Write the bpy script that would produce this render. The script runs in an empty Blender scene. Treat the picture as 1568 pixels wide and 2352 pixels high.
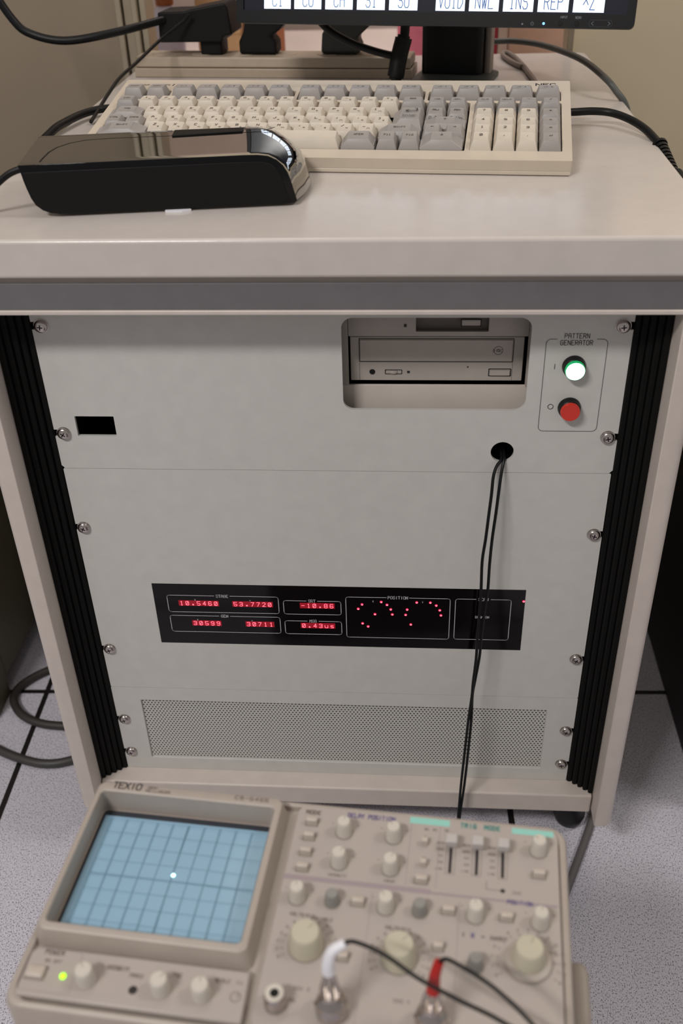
import bpy, bmesh, math, random
from mathutils import Vector, Matrix, Euler
random.seed(7)
PI = math.pi
SC = bpy.context.scene
COL = SC.collection

# ------------------------------------------------------------------ camera
cd = bpy.data.cameras.new('camera'); cam = bpy.data.objects.new('camera', cd); COL.objects.link(cam)
cam.location = (0.067216, -0.730858, 0.939365)
cam.rotation_euler = (0.973291, 0.027621, 0.063305)
cd.sensor_fit = 'VERTICAL'; cd.sensor_height = 36.0; cd.sensor_width = 24.0
cd.lens = 2267.507 / 2352 * 36.0
cd.clip_start = 0.02
cd.dof.use_dof = True; cd.dof.focus_distance = 0.90; cd.dof.aperture_fstop = 6.3
SC.camera = cam

# ------------------------------------------------------------------ world, lights, exposure
w = bpy.data.worlds.new('world'); SC.world = w; w.use_nodes = True
w.node_tree.nodes['Background'].inputs[0].default_value = (1.0, 0.965, 0.935, 1)
w.node_tree.nodes['Background'].inputs[1].default_value = 0.30
def area(name, loc, target, sx, sy, power, color):
    l = bpy.data.lights.new(name, 'AREA'); l.shape = 'RECTANGLE'; l.size = sx; l.size_y = sy
    l.energy = power; l.color = color
    o = bpy.data.objects.new(name, l); COL.objects.link(o); o.location = loc
    o.rotation_euler = (Vector(target) - Vector(loc)).to_track_quat('-Z', 'Y').to_euler()
    return o
area('ceiling_lamp_front', (-0.95, -1.62, 2.45), (-0.1, -0.2, 0.5), 0.70, 0.12, 37, (1.0, 0.965, 0.935))
area('ceiling_lamp_back', (-0.35, 0.30, 2.45), (-0.2, 0.2, 0.0), 0.90, 0.16, 3, (1.0, 0.955, 0.92))
area('right_wall_fill', (1.55, -0.25, 2.45), (0.7, 0.7, 0.6), 0.70, 0.12, 15, (1.0, 0.96, 0.92))  # unseen fill added to brighten the right wall
area('far_room_fill', (-0.1, 1.15, 2.45), (0.0, 1.0, 0.6), 0.9, 0.2, 16, (1.0, 0.95, 0.93))  # unseen fill added to light the far wall and background items
SC.view_settings.view_transform = 'Standard'
SC.view_settings.look = 'None'
SC.view_settings.gamma = 1.0
SC.view_settings.use_curve_mapping = False
SC.view_settings.exposure = 0.0

# ------------------------------------------------------------------ materials
def lin(c):
    r = []
    for v in c:
        v /= 255.0
        r.append(v / 12.92 if v <= 0.04045 else ((v + 0.055) / 1.055) ** 2.4)
    return (*r, 1.0)
MATS = {}
def mat(name, rgb, rough=0.5, metal=0.0, var=0.03, scale=60.0, bump=0.0, bscale=900.0, coat=0.0, emit=None, estr=0.0, spec=0.5):
    if name in MATS: return MATS[name]
    m = bpy.data.materials.new(name); m.use_nodes = True
    nt = m.node_tree; b = nt.nodes['Principled BSDF']
    b.inputs['Roughness'].default_value = rough; b.inputs['Metallic'].default_value = metal
    b.inputs['Specular IOR Level'].default_value = spec
    if coat: b.inputs['Coat Weight'].default_value = coat; b.inputs['Coat Roughness'].default_value = 0.03
    c = lin(rgb)
    if var > 0:
        tc = nt.nodes.new('ShaderNodeTexCoord'); n = nt.nodes.new('ShaderNodeTexNoise'); n.inputs['Scale'].default_value = scale
        n.inputs['Detail'].default_value = 4
        r = nt.nodes.new('ShaderNodeValToRGB')
        r.color_ramp.elements[0].position = 0.3; r.color_ramp.elements[1].position = 0.7
        r.color_ramp.elements[0].color = (c[0]*(1-var), c[1]*(1-var), c[2]*(1-var), 1)
        r.color_ramp.elements[1].color = (min(1, c[0]*(1+var)), min(1, c[1]*(1+var)), min(1, c[2]*(1+var)), 1)
        nt.links.new(tc.outputs['Object'], n.inputs['Vector']); nt.links.new(n.outputs['Fac'], r.inputs['Fac'])
        nt.links.new(r.outputs['Color'], b.inputs['Base Color'])
    else: b.inputs['Base Color'].default_value = c
    if bump > 0:
        tc = nt.nodes.new('ShaderNodeTexCoord'); n = nt.nodes.new('ShaderNodeTexNoise'); n.inputs['Scale'].default_value = bscale
        bp = nt.nodes.new('ShaderNodeBump'); bp.inputs['Strength'].default_value = bump; bp.inputs['Distance'].default_value = 0.0003
        nt.links.new(tc.outputs['Object'], n.inputs['Vector']); nt.links.new(n.outputs['Fac'], bp.inputs['Height'])
        nt.links.new(bp.outputs['Normal'], b.inputs['Normal'])
    if emit is not None:
        b.inputs['Emission Color'].default_value = lin(emit); b.inputs['Emission Strength'].default_value = estr
    MATS[name] = m; return m

M_PANEL = mat('grey_panel_paint', (198, 196, 191), 0.45, var=0.03, bump=0.15, bscale=1400)
M_DESK = mat('worktop_laminate', (197, 188, 182), 0.20, var=0.025, bump=0.10, bscale=1200)
M_EDGE = mat('worktop_edge', (198, 186, 180), 0.42, var=0.02, bump=0.12, bscale=1200)
M_FRAME = mat('cabinet_frame_paint', (197, 186, 178), 0.42, var=0.03, bump=0.12, bscale=1200)
M_BAND = mat('dark_grey_band', (104, 101, 103), 0.55, var=0.04, bump=0.15, bscale=1500)
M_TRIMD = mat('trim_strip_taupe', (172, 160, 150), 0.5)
M_RUB = mat('black_ribbed_plastic', (9, 9, 8), 0.7, var=0.1, spec=0.2)
M_BLACK = mat('black_plastic', (13, 13, 14), 0.42, var=0.1, spec=0.25)
M_MATTE = mat('matte_black', (14, 13, 13), 0.55, var=0.12, bump=0.2, spec=0.22)
M_VOID = mat('dark_interior', (9, 9, 9), 0.9, var=0)
M_GLOSS = mat('mirror_black_gloss', (172, 172, 170), 0.03, 1.0, var=0)
M_GLOSSD = mat('black_gloss', (9, 9, 10), 0.08, var=0, spec=0.3)
M_GLASS = mat('display_filter_black', (7, 4, 7), 0.09, var=0, spec=0.3)
M_CHROME = mat('nickel_steel', (190, 182, 178), 0.22, 1.0, var=0.05)
M_CROSS = mat('dark_recess_metal', (30, 26, 24), 0.5, 0.5)
M_INK = mat('dark_ink', (40, 34, 36), 0.6, var=0)
M_WHITE = mat('white_ink', (205, 205, 210), 0.6, var=0)
M_KCASE = mat('keyboard_beige', (198, 185, 168), 0.42, var=0.03, bump=0.18, bscale=1600)
M_KEYB = mat('key_beige', (203, 192, 177), 0.45, var=0.03, bump=0.12, bscale=1600)
M_KEYG = mat('key_grey', (153, 147, 143), 0.45, var=0.03, bump=0.12, bscale=1600)
M_KLEG = mat('key_legend', (92, 84, 80), 0.6, var=0)
M_SC = mat('scope_beige', (166, 155, 146), 0.42, var=0.03, bump=0.12, bscale=1200)
M_SCP = mat('scope_panel', (167, 157, 151), 0.45, var=0.02)
M_SCBODY = mat('scope_case_grey', (150, 140, 132), 0.5, var=0.04)
M_KNOB = mat('knob_beige', (196, 189, 179), 0.4, var=0.02)
M_KNOBW = mat('knob_yellowed', (184, 177, 158), 0.4, var=0.02)
M_KNOBG = mat('knob_grey', (136, 134, 130), 0.42, var=0.03)
M_BTN = mat('button_beige', (184, 173, 163), 0.42, var=0.02)
M_KSIDE = mat('knob_skirt_grey', (140, 132, 122), 0.5, var=0.03)
M_CYAN = mat('cyan_print', (140, 196, 184), 0.6, var=0)
M_TEAL = mat('teal_print', (70, 135, 128), 0.6, var=0)
M_PURP = mat('violet_print', (98, 88, 132), 0.6, var=0)
M_MAUVE = mat('mauve_band', (150, 136, 140), 0.6, var=0)
M_SILK = mat('brown_print', (118, 106, 100), 0.6, var=0)
M_CRTB = mat('crt_surround', (42, 46, 54), 0.4, var=0.05)
M_RED = mat('red_button', (205, 42, 22), 0.35, var=0.04, coat=0.3)
M_REDB = mat('red_rubber', (170, 20, 12), 0.45, var=0.03)
M_WHB = mat('white_rubber', (222, 220, 226), 0.5, var=0.02)
M_GREENC = mat('green_lens_rim', (20, 150, 90), 0.2, var=0, emit=(0, 200, 110), estr=0.35)
M_GREENE = mat('green_lamp_lit', (200, 255, 225), 0.3, var=0, emit=(190, 255, 222), estr=3.2)
M_LEDG = mat('yellow_green_led', (180, 255, 40), 0.3, var=0, emit=(170, 255, 30), estr=1.25)
M_LEDB = mat('blue_led', (60, 130, 255), 0.3, var=0, emit=(90, 150, 255), estr=4.0)
M_LEDR = mat('red_led', (255, 40, 80), 0.3, var=0, emit=(255, 45, 80), estr=2.0)
M_LEDC = mat('red_led_core', (255, 150, 160), 0.3, var=0, emit=(255, 140, 150), estr=2.0)
M_DIG = mat('red_digit_lit', (255, 120, 140), 0.3, var=0, emit=(255, 105, 125), estr=1.7)
M_DIGB = mat('red_digit_glow', (60, 0, 12), 0.5, var=0, emit=(190, 0, 32), estr=0.45)  # emissive red sheet that paints the halo behind the digits
M_SCR = mat('screen_dark', (10, 12, 22), 0.25, var=0, emit=(14, 18, 34), estr=0.4)
M_SCRW = mat('screen_button_lit', (225, 238, 255), 0.3, var=0, emit=(222, 236, 255), estr=0.95)
M_SCRT = mat('screen_text_blue', (20, 60, 110), 0.3, var=0, emit=(24, 66, 120), estr=0.8)
M_DRIVE = mat('drive_beige', (168, 160, 152), 0.5, var=0.03)
M_DRIVEL = mat('bay_panel_beige', (204, 194, 186), 0.5, var=0.03)
M_DRIVED = mat('drive_recess', (100, 92, 86), 0.5, var=0.03)
M_STRIP = mat('power_strip_beige', (168, 152, 133), 0.45, var=0.04)
M_CABG = mat('grey_cable', (74, 74, 72), 0.5, var=0.06)
M_CABD = mat('dark_grey_hose', (50, 45, 43), 0.55, var=0.08)
M_CABL = mat('light_grey_cable', (120, 108, 100), 0.5, var=0.06)
M_PLUGG = mat('dark_grey_plug', (52, 54, 52), 0.5, var=0.08)
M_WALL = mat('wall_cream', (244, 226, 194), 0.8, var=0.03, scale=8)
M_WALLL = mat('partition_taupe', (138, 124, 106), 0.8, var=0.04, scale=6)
M_ALU = mat('aluminium_frame', (158, 146, 126), 0.4, 0.2, var=0.04)
M_LCAB = mat('olive_cabinet', (92, 86, 68), 0.55, var=0.04)
M_DCAB = mat('black_cabinet', (26, 23, 20), 0.6, var=0.06)
M_FAR = mat('far_white', (205, 190, 184), 0.6, var=0.04, scale=10)
M_ORANGE = mat('cardboard_orange', (158, 96, 58), 0.8, var=0.12, scale=30)
M_BROWN = mat('cardboard_tan', (176, 138, 100), 0.8, var=0.10, scale=30)
M_PINK = mat('pink_sheet', (202, 110, 130), 0.7, var=0.05)
M_CRIM = mat('crimson_spine', (160, 44, 64), 0.6, var=0.04)
M_BLUSH = mat('blush_board', (226, 202, 192), 0.7, var=0.04)

def mat_floor():
    m = bpy.data.materials.new('speckled_floor_vinyl'); m.use_nodes = True; nt = m.node_tree; b = nt.nodes['Principled BSDF']
    b.inputs['Roughness'].default_value = 0.4
    tc = nt.nodes.new('ShaderNodeTexCoord')
    mp = nt.nodes.new('ShaderNodeMapping'); mp.vector_type = 'POINT'
    mp.inputs['Rotation'].default_value[2] = -math.radians(1.9)
    nt.links.new(tc.outputs['Object'], mp.inputs['Vector'])
    n1 = nt.nodes.new('ShaderNodeTexNoise'); n1.inputs['Scale'].default_value = 850; n1.inputs['Detail'].default_value = 1.5
    n2 = nt.nodes.new('ShaderNodeTexNoise'); n2.inputs['Scale'].default_value = 700; n2.inputs['Detail'].default_value = 1.0
    st = nt.nodes.new('ShaderNodeMapping'); st.inputs['Scale'].default_value = (1.0, 0.65, 1.0)
    nt.links.new(tc.outputs['Object'], st.inputs['Vector'])
    nt.links.new(st.outputs['Vector'], n1.inputs['Vector']); nt.links.new(tc.outputs['Object'], n2.inputs['Vector'])
    r1 = nt.nodes.new('ShaderNodeValToRGB'); r1.color_ramp.elements[0].position = 0.365; r1.color_ramp.elements[1].position = 0.445
    r1.color_ramp.elements[0].color = lin((120, 116, 124)); r1.color_ramp.elements[1].color = lin((210, 206, 215))
    r2 = nt.nodes.new('ShaderNodeValToRGB'); r2.color_ramp.elements[0].position = 0.35; r2.color_ramp.elements[1].position = 0.6
    r2.color_ramp.elements[0].color = (0.78, 0.78, 0.8, 1); r2.color_ramp.elements[1].color = (1, 1, 1, 1)
    nt.links.new(n1.outputs['Fac'], r1.inputs['Fac']); nt.links.new(n2.outputs['Fac'], r2.inputs['Fac'])
    mx = nt.nodes.new('ShaderNodeMix'); mx.data_type = 'RGBA'; mx.blend_type = 'MULTIPLY'; mx.inputs[0].default_value = 1
    nt.links.new(r1.outputs['Color'], mx.inputs[6]); nt.links.new(r2.outputs['Color'], mx.inputs[7])
    # tile joints, 600 mm grid: distance to the nearest joint in x and in y
    sep = nt.nodes.new('ShaderNodeSeparateXYZ'); nt.links.new(mp.outputs['Vector'], sep.inputs[0])
    def joint(out, off, half):
        a = nt.nodes.new('ShaderNodeMath'); a.operation = 'ADD'; a.inputs[1].default_value = off + 0.3
        nt.links.new(out, a.inputs[0])
        md = nt.nodes.new('ShaderNodeMath'); md.operation = 'FLOORED_MODULO'; md.inputs[1].default_value = 0.6
        nt.links.new(a.outputs[0], md.inputs[0])
        s = nt.nodes.new('ShaderNodeMath'); s.operation = 'SUBTRACT'; s.inputs[1].default_value = 0.3; nt.links.new(md.outputs[0], s.inputs[0])
        ab = nt.nodes.new('ShaderNodeMath'); ab.operation = 'ABSOLUTE'; nt.links.new(s.outputs[0], ab.inputs[0])
        lt = nt.nodes.new('ShaderNodeMath'); lt.operation = 'LESS_THAN'; lt.inputs[1].default_value = half; nt.links.new(ab.outputs[0], lt.inputs[0])
        return lt.outputs[0]
    a = math.radians(-1.9); px, py = -0.4165, 0.2065
    jx = px*math.cos(a) - py*math.sin(a); jy = px*math.sin(a) + py*math.cos(a)
    g1 = joint(sep.outputs[0], -jx, 0.0035); g2 = joint(sep.outputs[1], -jy, 0.0035)
    mxx = nt.nodes.new('ShaderNodeMath'); mxx.operation = 'MAXIMUM'; nt.links.new(g1, mxx.inputs[0]); nt.links.new(g2, mxx.inputs[1])
    fin = nt.nodes.new('ShaderNodeMix'); fin.data_type = 'RGBA'; nt.links.new(mxx.outputs[0], fin.inputs[0])
    nt.links.new(mx.outputs[2], fin.inputs[6]); fin.inputs[7].default_value = lin((24, 20, 20))
    nt.links.new(fin.outputs[2], b.inputs['Base Color'])
    return m
M_FLOOR = mat_floor()

def mat_vent():
    # perforated sheet: staggered round holes, real transparency between webs
    m = bpy.data.materials.new('perforated_sheet'); m.use_nodes = True; nt = m.node_tree; b = nt.nodes['Principled BSDF']
    b.inputs['Base Color'].default_value = lin((196, 194, 188)); b.inputs['Roughness'].default_value = 0.5
    tc = nt.nodes.new('ShaderNodeTexCoord'); sep = nt.nodes.new('ShaderNodeSeparateXYZ'); nt.links.new(tc.outputs['Object'], sep.inputs[0])
    def M(op, a, bb):
        n = nt.nodes.new('ShaderNodeMath'); n.operation = op
        for i, v in enumerate((a, bb)):
            if v is None: continue
            if isinstance(v, (int, float)): n.inputs[i].default_value = v
            else: nt.links.new(v, n.inputs[i])
        return n.outputs[0]
    px, pz = 0.00368, 0.00304
    row = M('FLOOR', M('DIVIDE', sep.outputs[2], pz), None)
    par = M('FLOORED_MODULO', row, 2.0)
    xs = M('ADD', sep.outputs[0], M('MULTIPLY', par, px/2))
    fx = M('SUBTRACT', M('FLOORED_MODULO', xs, px), px/2)
    fz = M('SUBTRACT', M('FLOORED_MODULO', sep.outputs[2], pz), pz/2)
    d = M('SQRT', M('ADD', M('MULTIPLY', fx, fx), M('MULTIPLY', fz, fz)), None)
    hole = M('LESS_THAN', d, 0.00090)
    tr = nt.nodes.new('ShaderNodeBsdfTransparent'); ms = nt.nodes.new('ShaderNodeMixShader')
    nt.links.new(hole, ms.inputs[0]); nt.links.new(b.outputs[0], ms.inputs[1]); nt.links.new(tr.outputs[0], ms.inputs[2])
    nt.links.new(ms.outputs[0], nt.nodes['Material Output'].inputs['Surface'])
    return m
M_VENT = mat_vent()

def mat_crt():
    m = bpy.data.materials.new('crt_phosphor_glass'); m.use_nodes = True; nt = m.node_tree; b = nt.nodes['Principled BSDF']
    b.inputs['Base Color'].default_value = lin((136, 172, 196)); b.inputs['Roughness'].default_value = 0.35
    b.inputs['Coat Weight'].default_value = 0.6; b.inputs['Coat Roughness'].default_value = 0.08
    return m
M_CRT = mat_crt()
M_GRAT = mat('graticule_line', (106, 140, 160), 0.5, var=0)
M_GRATD = mat('graticule_axis', (86, 118, 138), 0.5, var=0)
M_BEAM = mat('beam_spot', (190, 255, 245), 0.3, var=0, emit=(190, 255, 245), estr=6.0)
M_BEAMH = mat('beam_halo', (110, 200, 195), 0.3, var=0, emit=(60, 190, 180), estr=0.45)

# ------------------------------------------------------------------ mesh helpers
class MB:
    def __init__(s, scale=1.0, M=None):
        s.bm = bmesh.new(); s.k = scale; s.M = M or Matrix.Identity(4); s.mats = []
    def mi(s, m):
        if m not in s.mats: s.mats.append(m)
        return s.mats.index(m)
    def v(s, p): return s.bm.verts.new((s.M @ Vector(p)) * s.k)
    def face(s, vs, m):
        try: f = s.bm.faces.new(vs)
        except ValueError: return
        f.material_index = s.mi(m); return f
    def box(s, x0, x1, y0, y1, z0, z1, m):
        p = [s.v((x, y, z)) for z in (z0, z1) for y in (y0, y1) for x in (x0, x1)]
        for q in ((0, 2, 3, 1), (4, 5, 7, 6), (0, 1, 5, 4), (2, 6, 7, 3), (0, 4, 6, 2), (1, 3, 7, 5)): s.face([p[i] for i in q], m)
    def loft(s, rings, m, cap0=True, cap1=True, closed=True, capm=None):
        R = [[s.v(p) for p in r] for r in rings]; n = len(R[0])
        for a, b in zip(R, R[1:]):
            for i in range(n if closed else n-1):
                j = (i+1) % n; s.face([a[i], a[j], b[j], b[i]], m)
        if cap0: s.face(R[0][::-1], m)
        if cap1: s.face(R[-1], capm or m)
    def prism(s, pts, lo, hi, axis, m):
        def P(a, b, t): return {'z': (a, b, t), 'y': (a, t, b), 'x': (t, a, b)}[axis]
        s.loft([[P(a, b, lo) for a, b in pts], [P(a, b, hi) for a, b in pts]], m)
    def lathe(s, prof, m, c=(0, 0, 0), n=32, axis='z', capm=None):
        rings = []
        for r, h in prof:
            rr = []
            for i in range(n):
                t = 2*PI*i/n; a, b = r*math.cos(t), r*math.sin(t)
                if axis == 'z': p = (c[0]+a, c[1]+b, c[2]+h)
                elif axis == 'y': p = (c[0]+a, c[1]-h, c[2]+b)      # profile rises towards -y
                else: p = (c[0]+h, c[1]+a, c[2]+b)
                rr.append(p)
            rings.append(rr)
        s.loft(rings, m, capm=capm)
    def tube(s, pts, r, m, n=10, sub=6, taper=None):
        P = [Vector(p) for p in pts]; Q = []
        if len(P) > 2:
            for i in range(len(P)-1):
                p0 = P[max(i-1, 0)]; p1 = P[i]; p2 = P[i+1]; p3 = P[min(i+2, len(P)-1)]
                for k in range(sub):
                    t = k/sub
                    Q.append(0.5*((2*p1)+(-p0+p2)*t+(2*p0-5*p1+4*p2-p3)*t*t+(-p0+3*p1-3*p2+p3)*t**3))
            Q.append(P[-1])
        else: Q = P
        up = Vector((0, 0, 1)); rings = []; t0 = (Q[1]-Q[0]).normalized()
        if abs(t0.dot(up)) > 0.9: up = Vector((1, 0, 0))
        nrm = (up - t0*up.dot(t0)).normalized()
        for i, q in enumerate(Q):
            t = (Q[min(i+1, len(Q)-1)] - Q[max(i-1, 0)]).normalized()
            nrm = (nrm - t*nrm.dot(t)).normalized(); bi = t.cross(nrm)
            rad = r if taper is None else r*(taper[0] + (taper[1]-taper[0])*i/(len(Q)-1))
            rings.append([q + (nrm*math.cos(2*PI*k/n) + bi*math.sin(2*PI*k/n))*rad for k in range(n)])
        s.loft(rings, m)
    def plate(s, loops, t, m, M):
        """flat plate with holes; loops in (x,y), thickness t centred on z, placed by matrix M"""
        cu = bpy.data.curves.new('tmp', 'CURVE'); cu.dimensions = '2D'; cu.fill_mode = 'BOTH'; cu.extrude = t/2
        for lp in loops:
            sp = cu.splines.new('POLY'); sp.points.add(len(lp)-1); sp.use_cyclic_u = True
            for i, (x, y) in enumerate(lp): sp.points[i].co = (x*1000, y*1000, 0, 1)
        cu.extrude = t/2*1000
        ob = bpy.data.objects.new('tmp', cu); COL.objects.link(ob)
        dg = bpy.context.evaluated_depsgraph_get(); me = bpy.data.meshes.new_from_object(ob.evaluated_get(dg))
        vs = [s.v(M @ (Vector(v.co)/1000)) for v in me.vertices]
        for p in me.polygons: s.face([vs[i] for i in p.vertices], m)
        bpy.data.objects.remove(ob); bpy.data.curves.remove(cu); bpy.data.meshes.remove(me)
    def strip(s, pts, w, m, T, closed=False):
        """polyline ribbon; T maps (x,y) to 3-D"""
        n = len(pts); segs = [(pts[i], pts[(i+1) % n]) for i in range(n if closed else n-1)]
        for (ax, ay), (bx, by) in segs:
            dx, dy = bx-ax, by-ay; L = math.hypot(dx, dy)
            if L < 1e-9: continue
            dx /= L; dy /= L; e = w*0.35; h = w/2
            q = [(ax-dx*e-dy*h, ay-dy*e+dx*h), (ax-dx*e+dy*h, ay-dy*e-dx*h), (bx+dx*e+dy*h, by+dy*e-dx*h), (bx+dx*e-dy*h, by+dy*e+dx*h)]
            s.face([s.v(T(*p)) for p in q], m)
    def text(s, txt, x, y, h, m, T, w=None, aspect=0.62, gap=0.34, align='c', lw=0.13):
        gw = h*aspect; adv = gw + h*gap; tot = adv*len(txt) - h*gap
        ox = x - tot/2 if align == 'c' else (x if align == 'l' else x-tot)
        for ch in txt:
            for st in GL.get(ch, []):
                s.strip([(ox + int(c[0])/4*gw, y + int(c[1])/6*h) for c in st.split()], w or h*lw, m, T)
            ox += adv
    def build(s, name, parent=None, bevel=0, seg=2, smooth=35, label=None):
        bmesh.ops.recalc_face_normals(s.bm, faces=s.bm.faces[:])
        me = bpy.data.meshes.new(name); s.bm.to_mesh(me); s.bm.free()
        for m in s.mats: me.materials.append(m)
        if smooth:
            for p in me.polygons: p.use_smooth = True
            me.set_sharp_from_angle(angle=math.radians(smooth))
        o = bpy.data.objects.new(name, me); COL.objects.link(o)
        if parent: o.parent = parent
        if bevel:
            b = o.modifiers.new('bevel', 'BEVEL'); b.width = bevel; b.segments = seg; b.limit_method = 'ANGLE'; b.angle_limit = math.radians(40)
            b.harden_normals = False
        if label: o['label'] = label
        return o
GL = {'A': ['00 04 16 36 44 40', '03 43'], 'B': ['00 06 36 45 44 33 03', '33 42 41 30 00'], 'C': ['45 36 16 05 01 10 30 41'],
 'D': ['00 06 26 44 42 20 00'], 'E': ['46 06 00 40', '03 33'], 'F': ['46 06 00', '03 33'], 'G': ['45 36 16 05 01 10 30 41 43 23'],
 'H': ['06 00', '46 40', '03 43'], 'I': ['20 26'], 'J': ['46 41 30 10 01'], 'K': ['06 00', '46 03 40'], 'L': ['06 00 40'],
 'M': ['00 06 23 46 40'], 'N': ['00 06 40 46'], 'O': ['10 01 05 16 36 45 41 30 10'], 'P': ['00 06 36 45 44 33 03'],
 'Q': ['10 01 05 16 36 45 41 30 10', '22 40'], 'R': ['00 06 36 45 44 33 03', '23 40'], 'S': ['45 36 16 05 04 13 33 42 41 30 10 01'],
 'T': ['06 46', '26 20'], 'U': ['06 01 10 30 41 46'], 'V': ['06 20 46'], 'W': ['06 10 24 30 46'], 'X': ['00 46', '06 40'],
 'Y': ['06 23 46', '23 20'], 'Z': ['06 46 00 40'], '0': ['10 01 05 16 36 45 41 30 10', '11 35'], '1': ['15 26 20', '10 30'],
 '2': ['05 16 36 45 44 00 40'], '3': ['05 16 36 45 44 33 42 41 30 10 01', '13 33'], '4': ['30 36 02 42'],
 '5': ['46 06 03 33 42 41 30 10 01'], '6': ['45 36 16 05 01 10 30 41 42 33 03'], '7': ['06 46 10'],
 '8': ['13 04 05 16 36 45 44 33 13 02 01 10 30 41 42 33'], '9': ['01 10 30 41 45 36 16 05 04 13 43'],
 '-': ['03 43'], '.': ['20 21'], '/': ['00 46'], '^': ['04 26 44'], '+': ['03 43', '21 25'], '=': ['02 42', '04 44'], ',': ['22 10'],
 '*': ['03 43', '11 35', '15 31'], '@': ['31 11 02 04 15 35 44 42 31'], '[': ['36 16 10 30'], ']': ['16 36 30 10'], ':': ['21 22', '24 25'],
 ';': ['22 10', '24 25'], '_': ['00 40'], 'u': ['04 01 10 30 41', '44 40'], 's': ['44 14 03 12 32 41 30 00'],
 'n': ['00 04', '03 14 34 43 40'], 't': ['26 21 30', '14 34'], 'e': ['02 42 43 34 14 03 01 10 30'], 'r': ['00 04', '03 14 34'],
 'g': ['42 33 13 02 01 10 40', '44 40'], 'p': ['00 04 34 43 42 31 01'], 'd': ['46 40 10 01 03 14 44'], 'f': ['46 26 15 10', '04 34'],
 'v': ['04 20 44'], '\u2193': ['26 20', '02 20 42'], '\u2191': ['20 26', '04 26 44'], '\u2190': ['43 03', '14 03 12'], '\u2192': ['03 43', '34 43 32'],
 'k': ['05 03 13', '25 30', '44 22'], 'j': ['15 12 21', '35 31', '04 44'], 'h': ['04 34 20', '26 22', '13 11'], '\u21b5': ['45 42 02', '13 02 11']}
def rrect(x0, y0, x1, y1, r, n=6):
    P = []
    for cx, cy, a0 in ((x1-r, y1-r, 0), (x0+r, y1-r, 90), (x0+r, y0+r, 180), (x1-r, y0+r, 270)):
        for k in range(n+1):
            a = math.radians(a0 + 90*k/n); P.append((cx+r*math.cos(a), cy+r*math.sin(a)))
    return P
def circ(x, y, r, n=32): return [(x+r*math.cos(2*PI*i/n), y+r*math.sin(2*PI*i/n)) for i in range(n)]
def front(y): return lambda a, b: (a, y, b)                # a drawing on a plane facing the camera side
FR = Matrix.Rotation(PI/2, 4, 'X')                          # plate (x,y) -> world (x,z), facing -y
def empty(name, label, cat, loc=(0, 0, 0), rot=(0, 0, 0), group=None):
    o = bpy.data.objects.new(name, None); COL.objects.link(o); o.location = loc; o.rotation_euler = rot
    o.empty_display_size = 0.02
    return tag(o, label, cat, group)
def tag(o, label, cat, group=None):
    o['label'] = label; o['category'] = cat
    if group: o['group'] = group
    return o
def struct(o): o['kind'] = 'structure'; return o
def copy_part(src, parent, loc):
    c = src.copy(); COL.objects.link(c); c.parent = parent; c.location = loc; return c

# ------------------------------------------------------------------ the setting
b = MB(); b.box(-3, 3, -3, 3, -0.03, 0, M_FLOOR); struct(b.build('floor', smooth=0))
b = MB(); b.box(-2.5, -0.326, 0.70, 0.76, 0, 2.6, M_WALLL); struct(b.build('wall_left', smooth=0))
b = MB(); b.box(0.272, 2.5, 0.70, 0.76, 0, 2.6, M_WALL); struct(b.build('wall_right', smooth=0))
b = MB(); b.box(-0.326, 0.272, 0.70, 0.76, 0, 0.66, M_WALL); b.box(-0.326, 0.272, 0.70, 0.76, 1.30, 2.6, M_WALL); struct(b.build('wall_back', smooth=0))  # upper box is an unseen lintel added to stop the far fill leaking in
b = MB()
for x0, x1, y0 in ((-0.326, -0.318, 0.690), (-0.3165, -0.305, 0.696), (-0.3035, -0.296, 0.686), (-0.2945, -0.286, 0.694)):
    b.box(x0, x1, y0, 0.74, 0.66, 2.6, M_ALU)
struct(b.build('trim_1', bevel=0.001))
b = MB(); b.box(0.266, 0.274, 0.695, 0.74, 0.66, 2.6, M_ALU); struct(b.build('trim_2', bevel=0.001))
b = MB(); b.box(-1.5, 1.5, 1.55, 1.60, 0, 2.6, M_FAR); struct(b.build('wall_far', smooth=0))

# things on the far side of the opening
b = MB(); b.box(-0.52, 0.62, 0.80, 1.45, 0.60, 0.625, M_FAR)
for x in (-0.50, 0.58): b.box(x, x+0.03, 0.82, 1.42, 0, 0.60, M_FAR)
tag(b.build('side_table', bevel=0.002), 'pale table beyond the opening behind the worktop', 'table')
b = MB(); b.box(-0.262, -0.196, 0.90, 1.02, 0.6252, 0.82, M_BROWN); b.box(-0.263, -0.195, 0.899, 1.021, 0.70, 0.735, M_BROWN)
tag(b.build('cardboard_box', bevel=0.002), 'tan cardboard box in the blurred background behind the black adapter', 'box')
b = MB(); b.prism([(-0.193, 0.92), (-0.150, 0.90), (-0.138, 0.98), (-0.180, 1.0)], 0.6252, 0.715, 'z', M_ORANGE)
tag(b.build('cardboard_box', bevel=0.002), 'small orange brown box in the background between the two dark plugs', 'box')
b = MB(); b.box(0.040, 0.092, 0.97, 0.99, 0.6252, 0.78, M_PINK)
tag(b.build('folder', bevel=0.002), 'pink folder standing in the background left of the monitor column', 'folder')
b = MB(); b.box(0.178, 0.188, 0.86, 0.98, 0.6252, 0.85, M_CRIM); b.box(0.1882, 0.202, 0.86, 0.98, 0.6252, 0.85, M_FAR)
tag(b.build('binder', bevel=0.002), 'white binder with a crimson stripe behind the monitor column', 'binder')
b = MB(); b.box(0.208, 0.296, 0.92, 0.95, 0.6252, 0.86, M_BLUSH)
tag(b.build('display_board', bevel=0.002), 'blush coloured board in the background right of the crimson striped binder', 'board')
bo = empty('bottle', 'pale bottle with brown cap in the blurred background left of the opening', 'bottle', (-0.330, 1.0, 0.6252))
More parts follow.
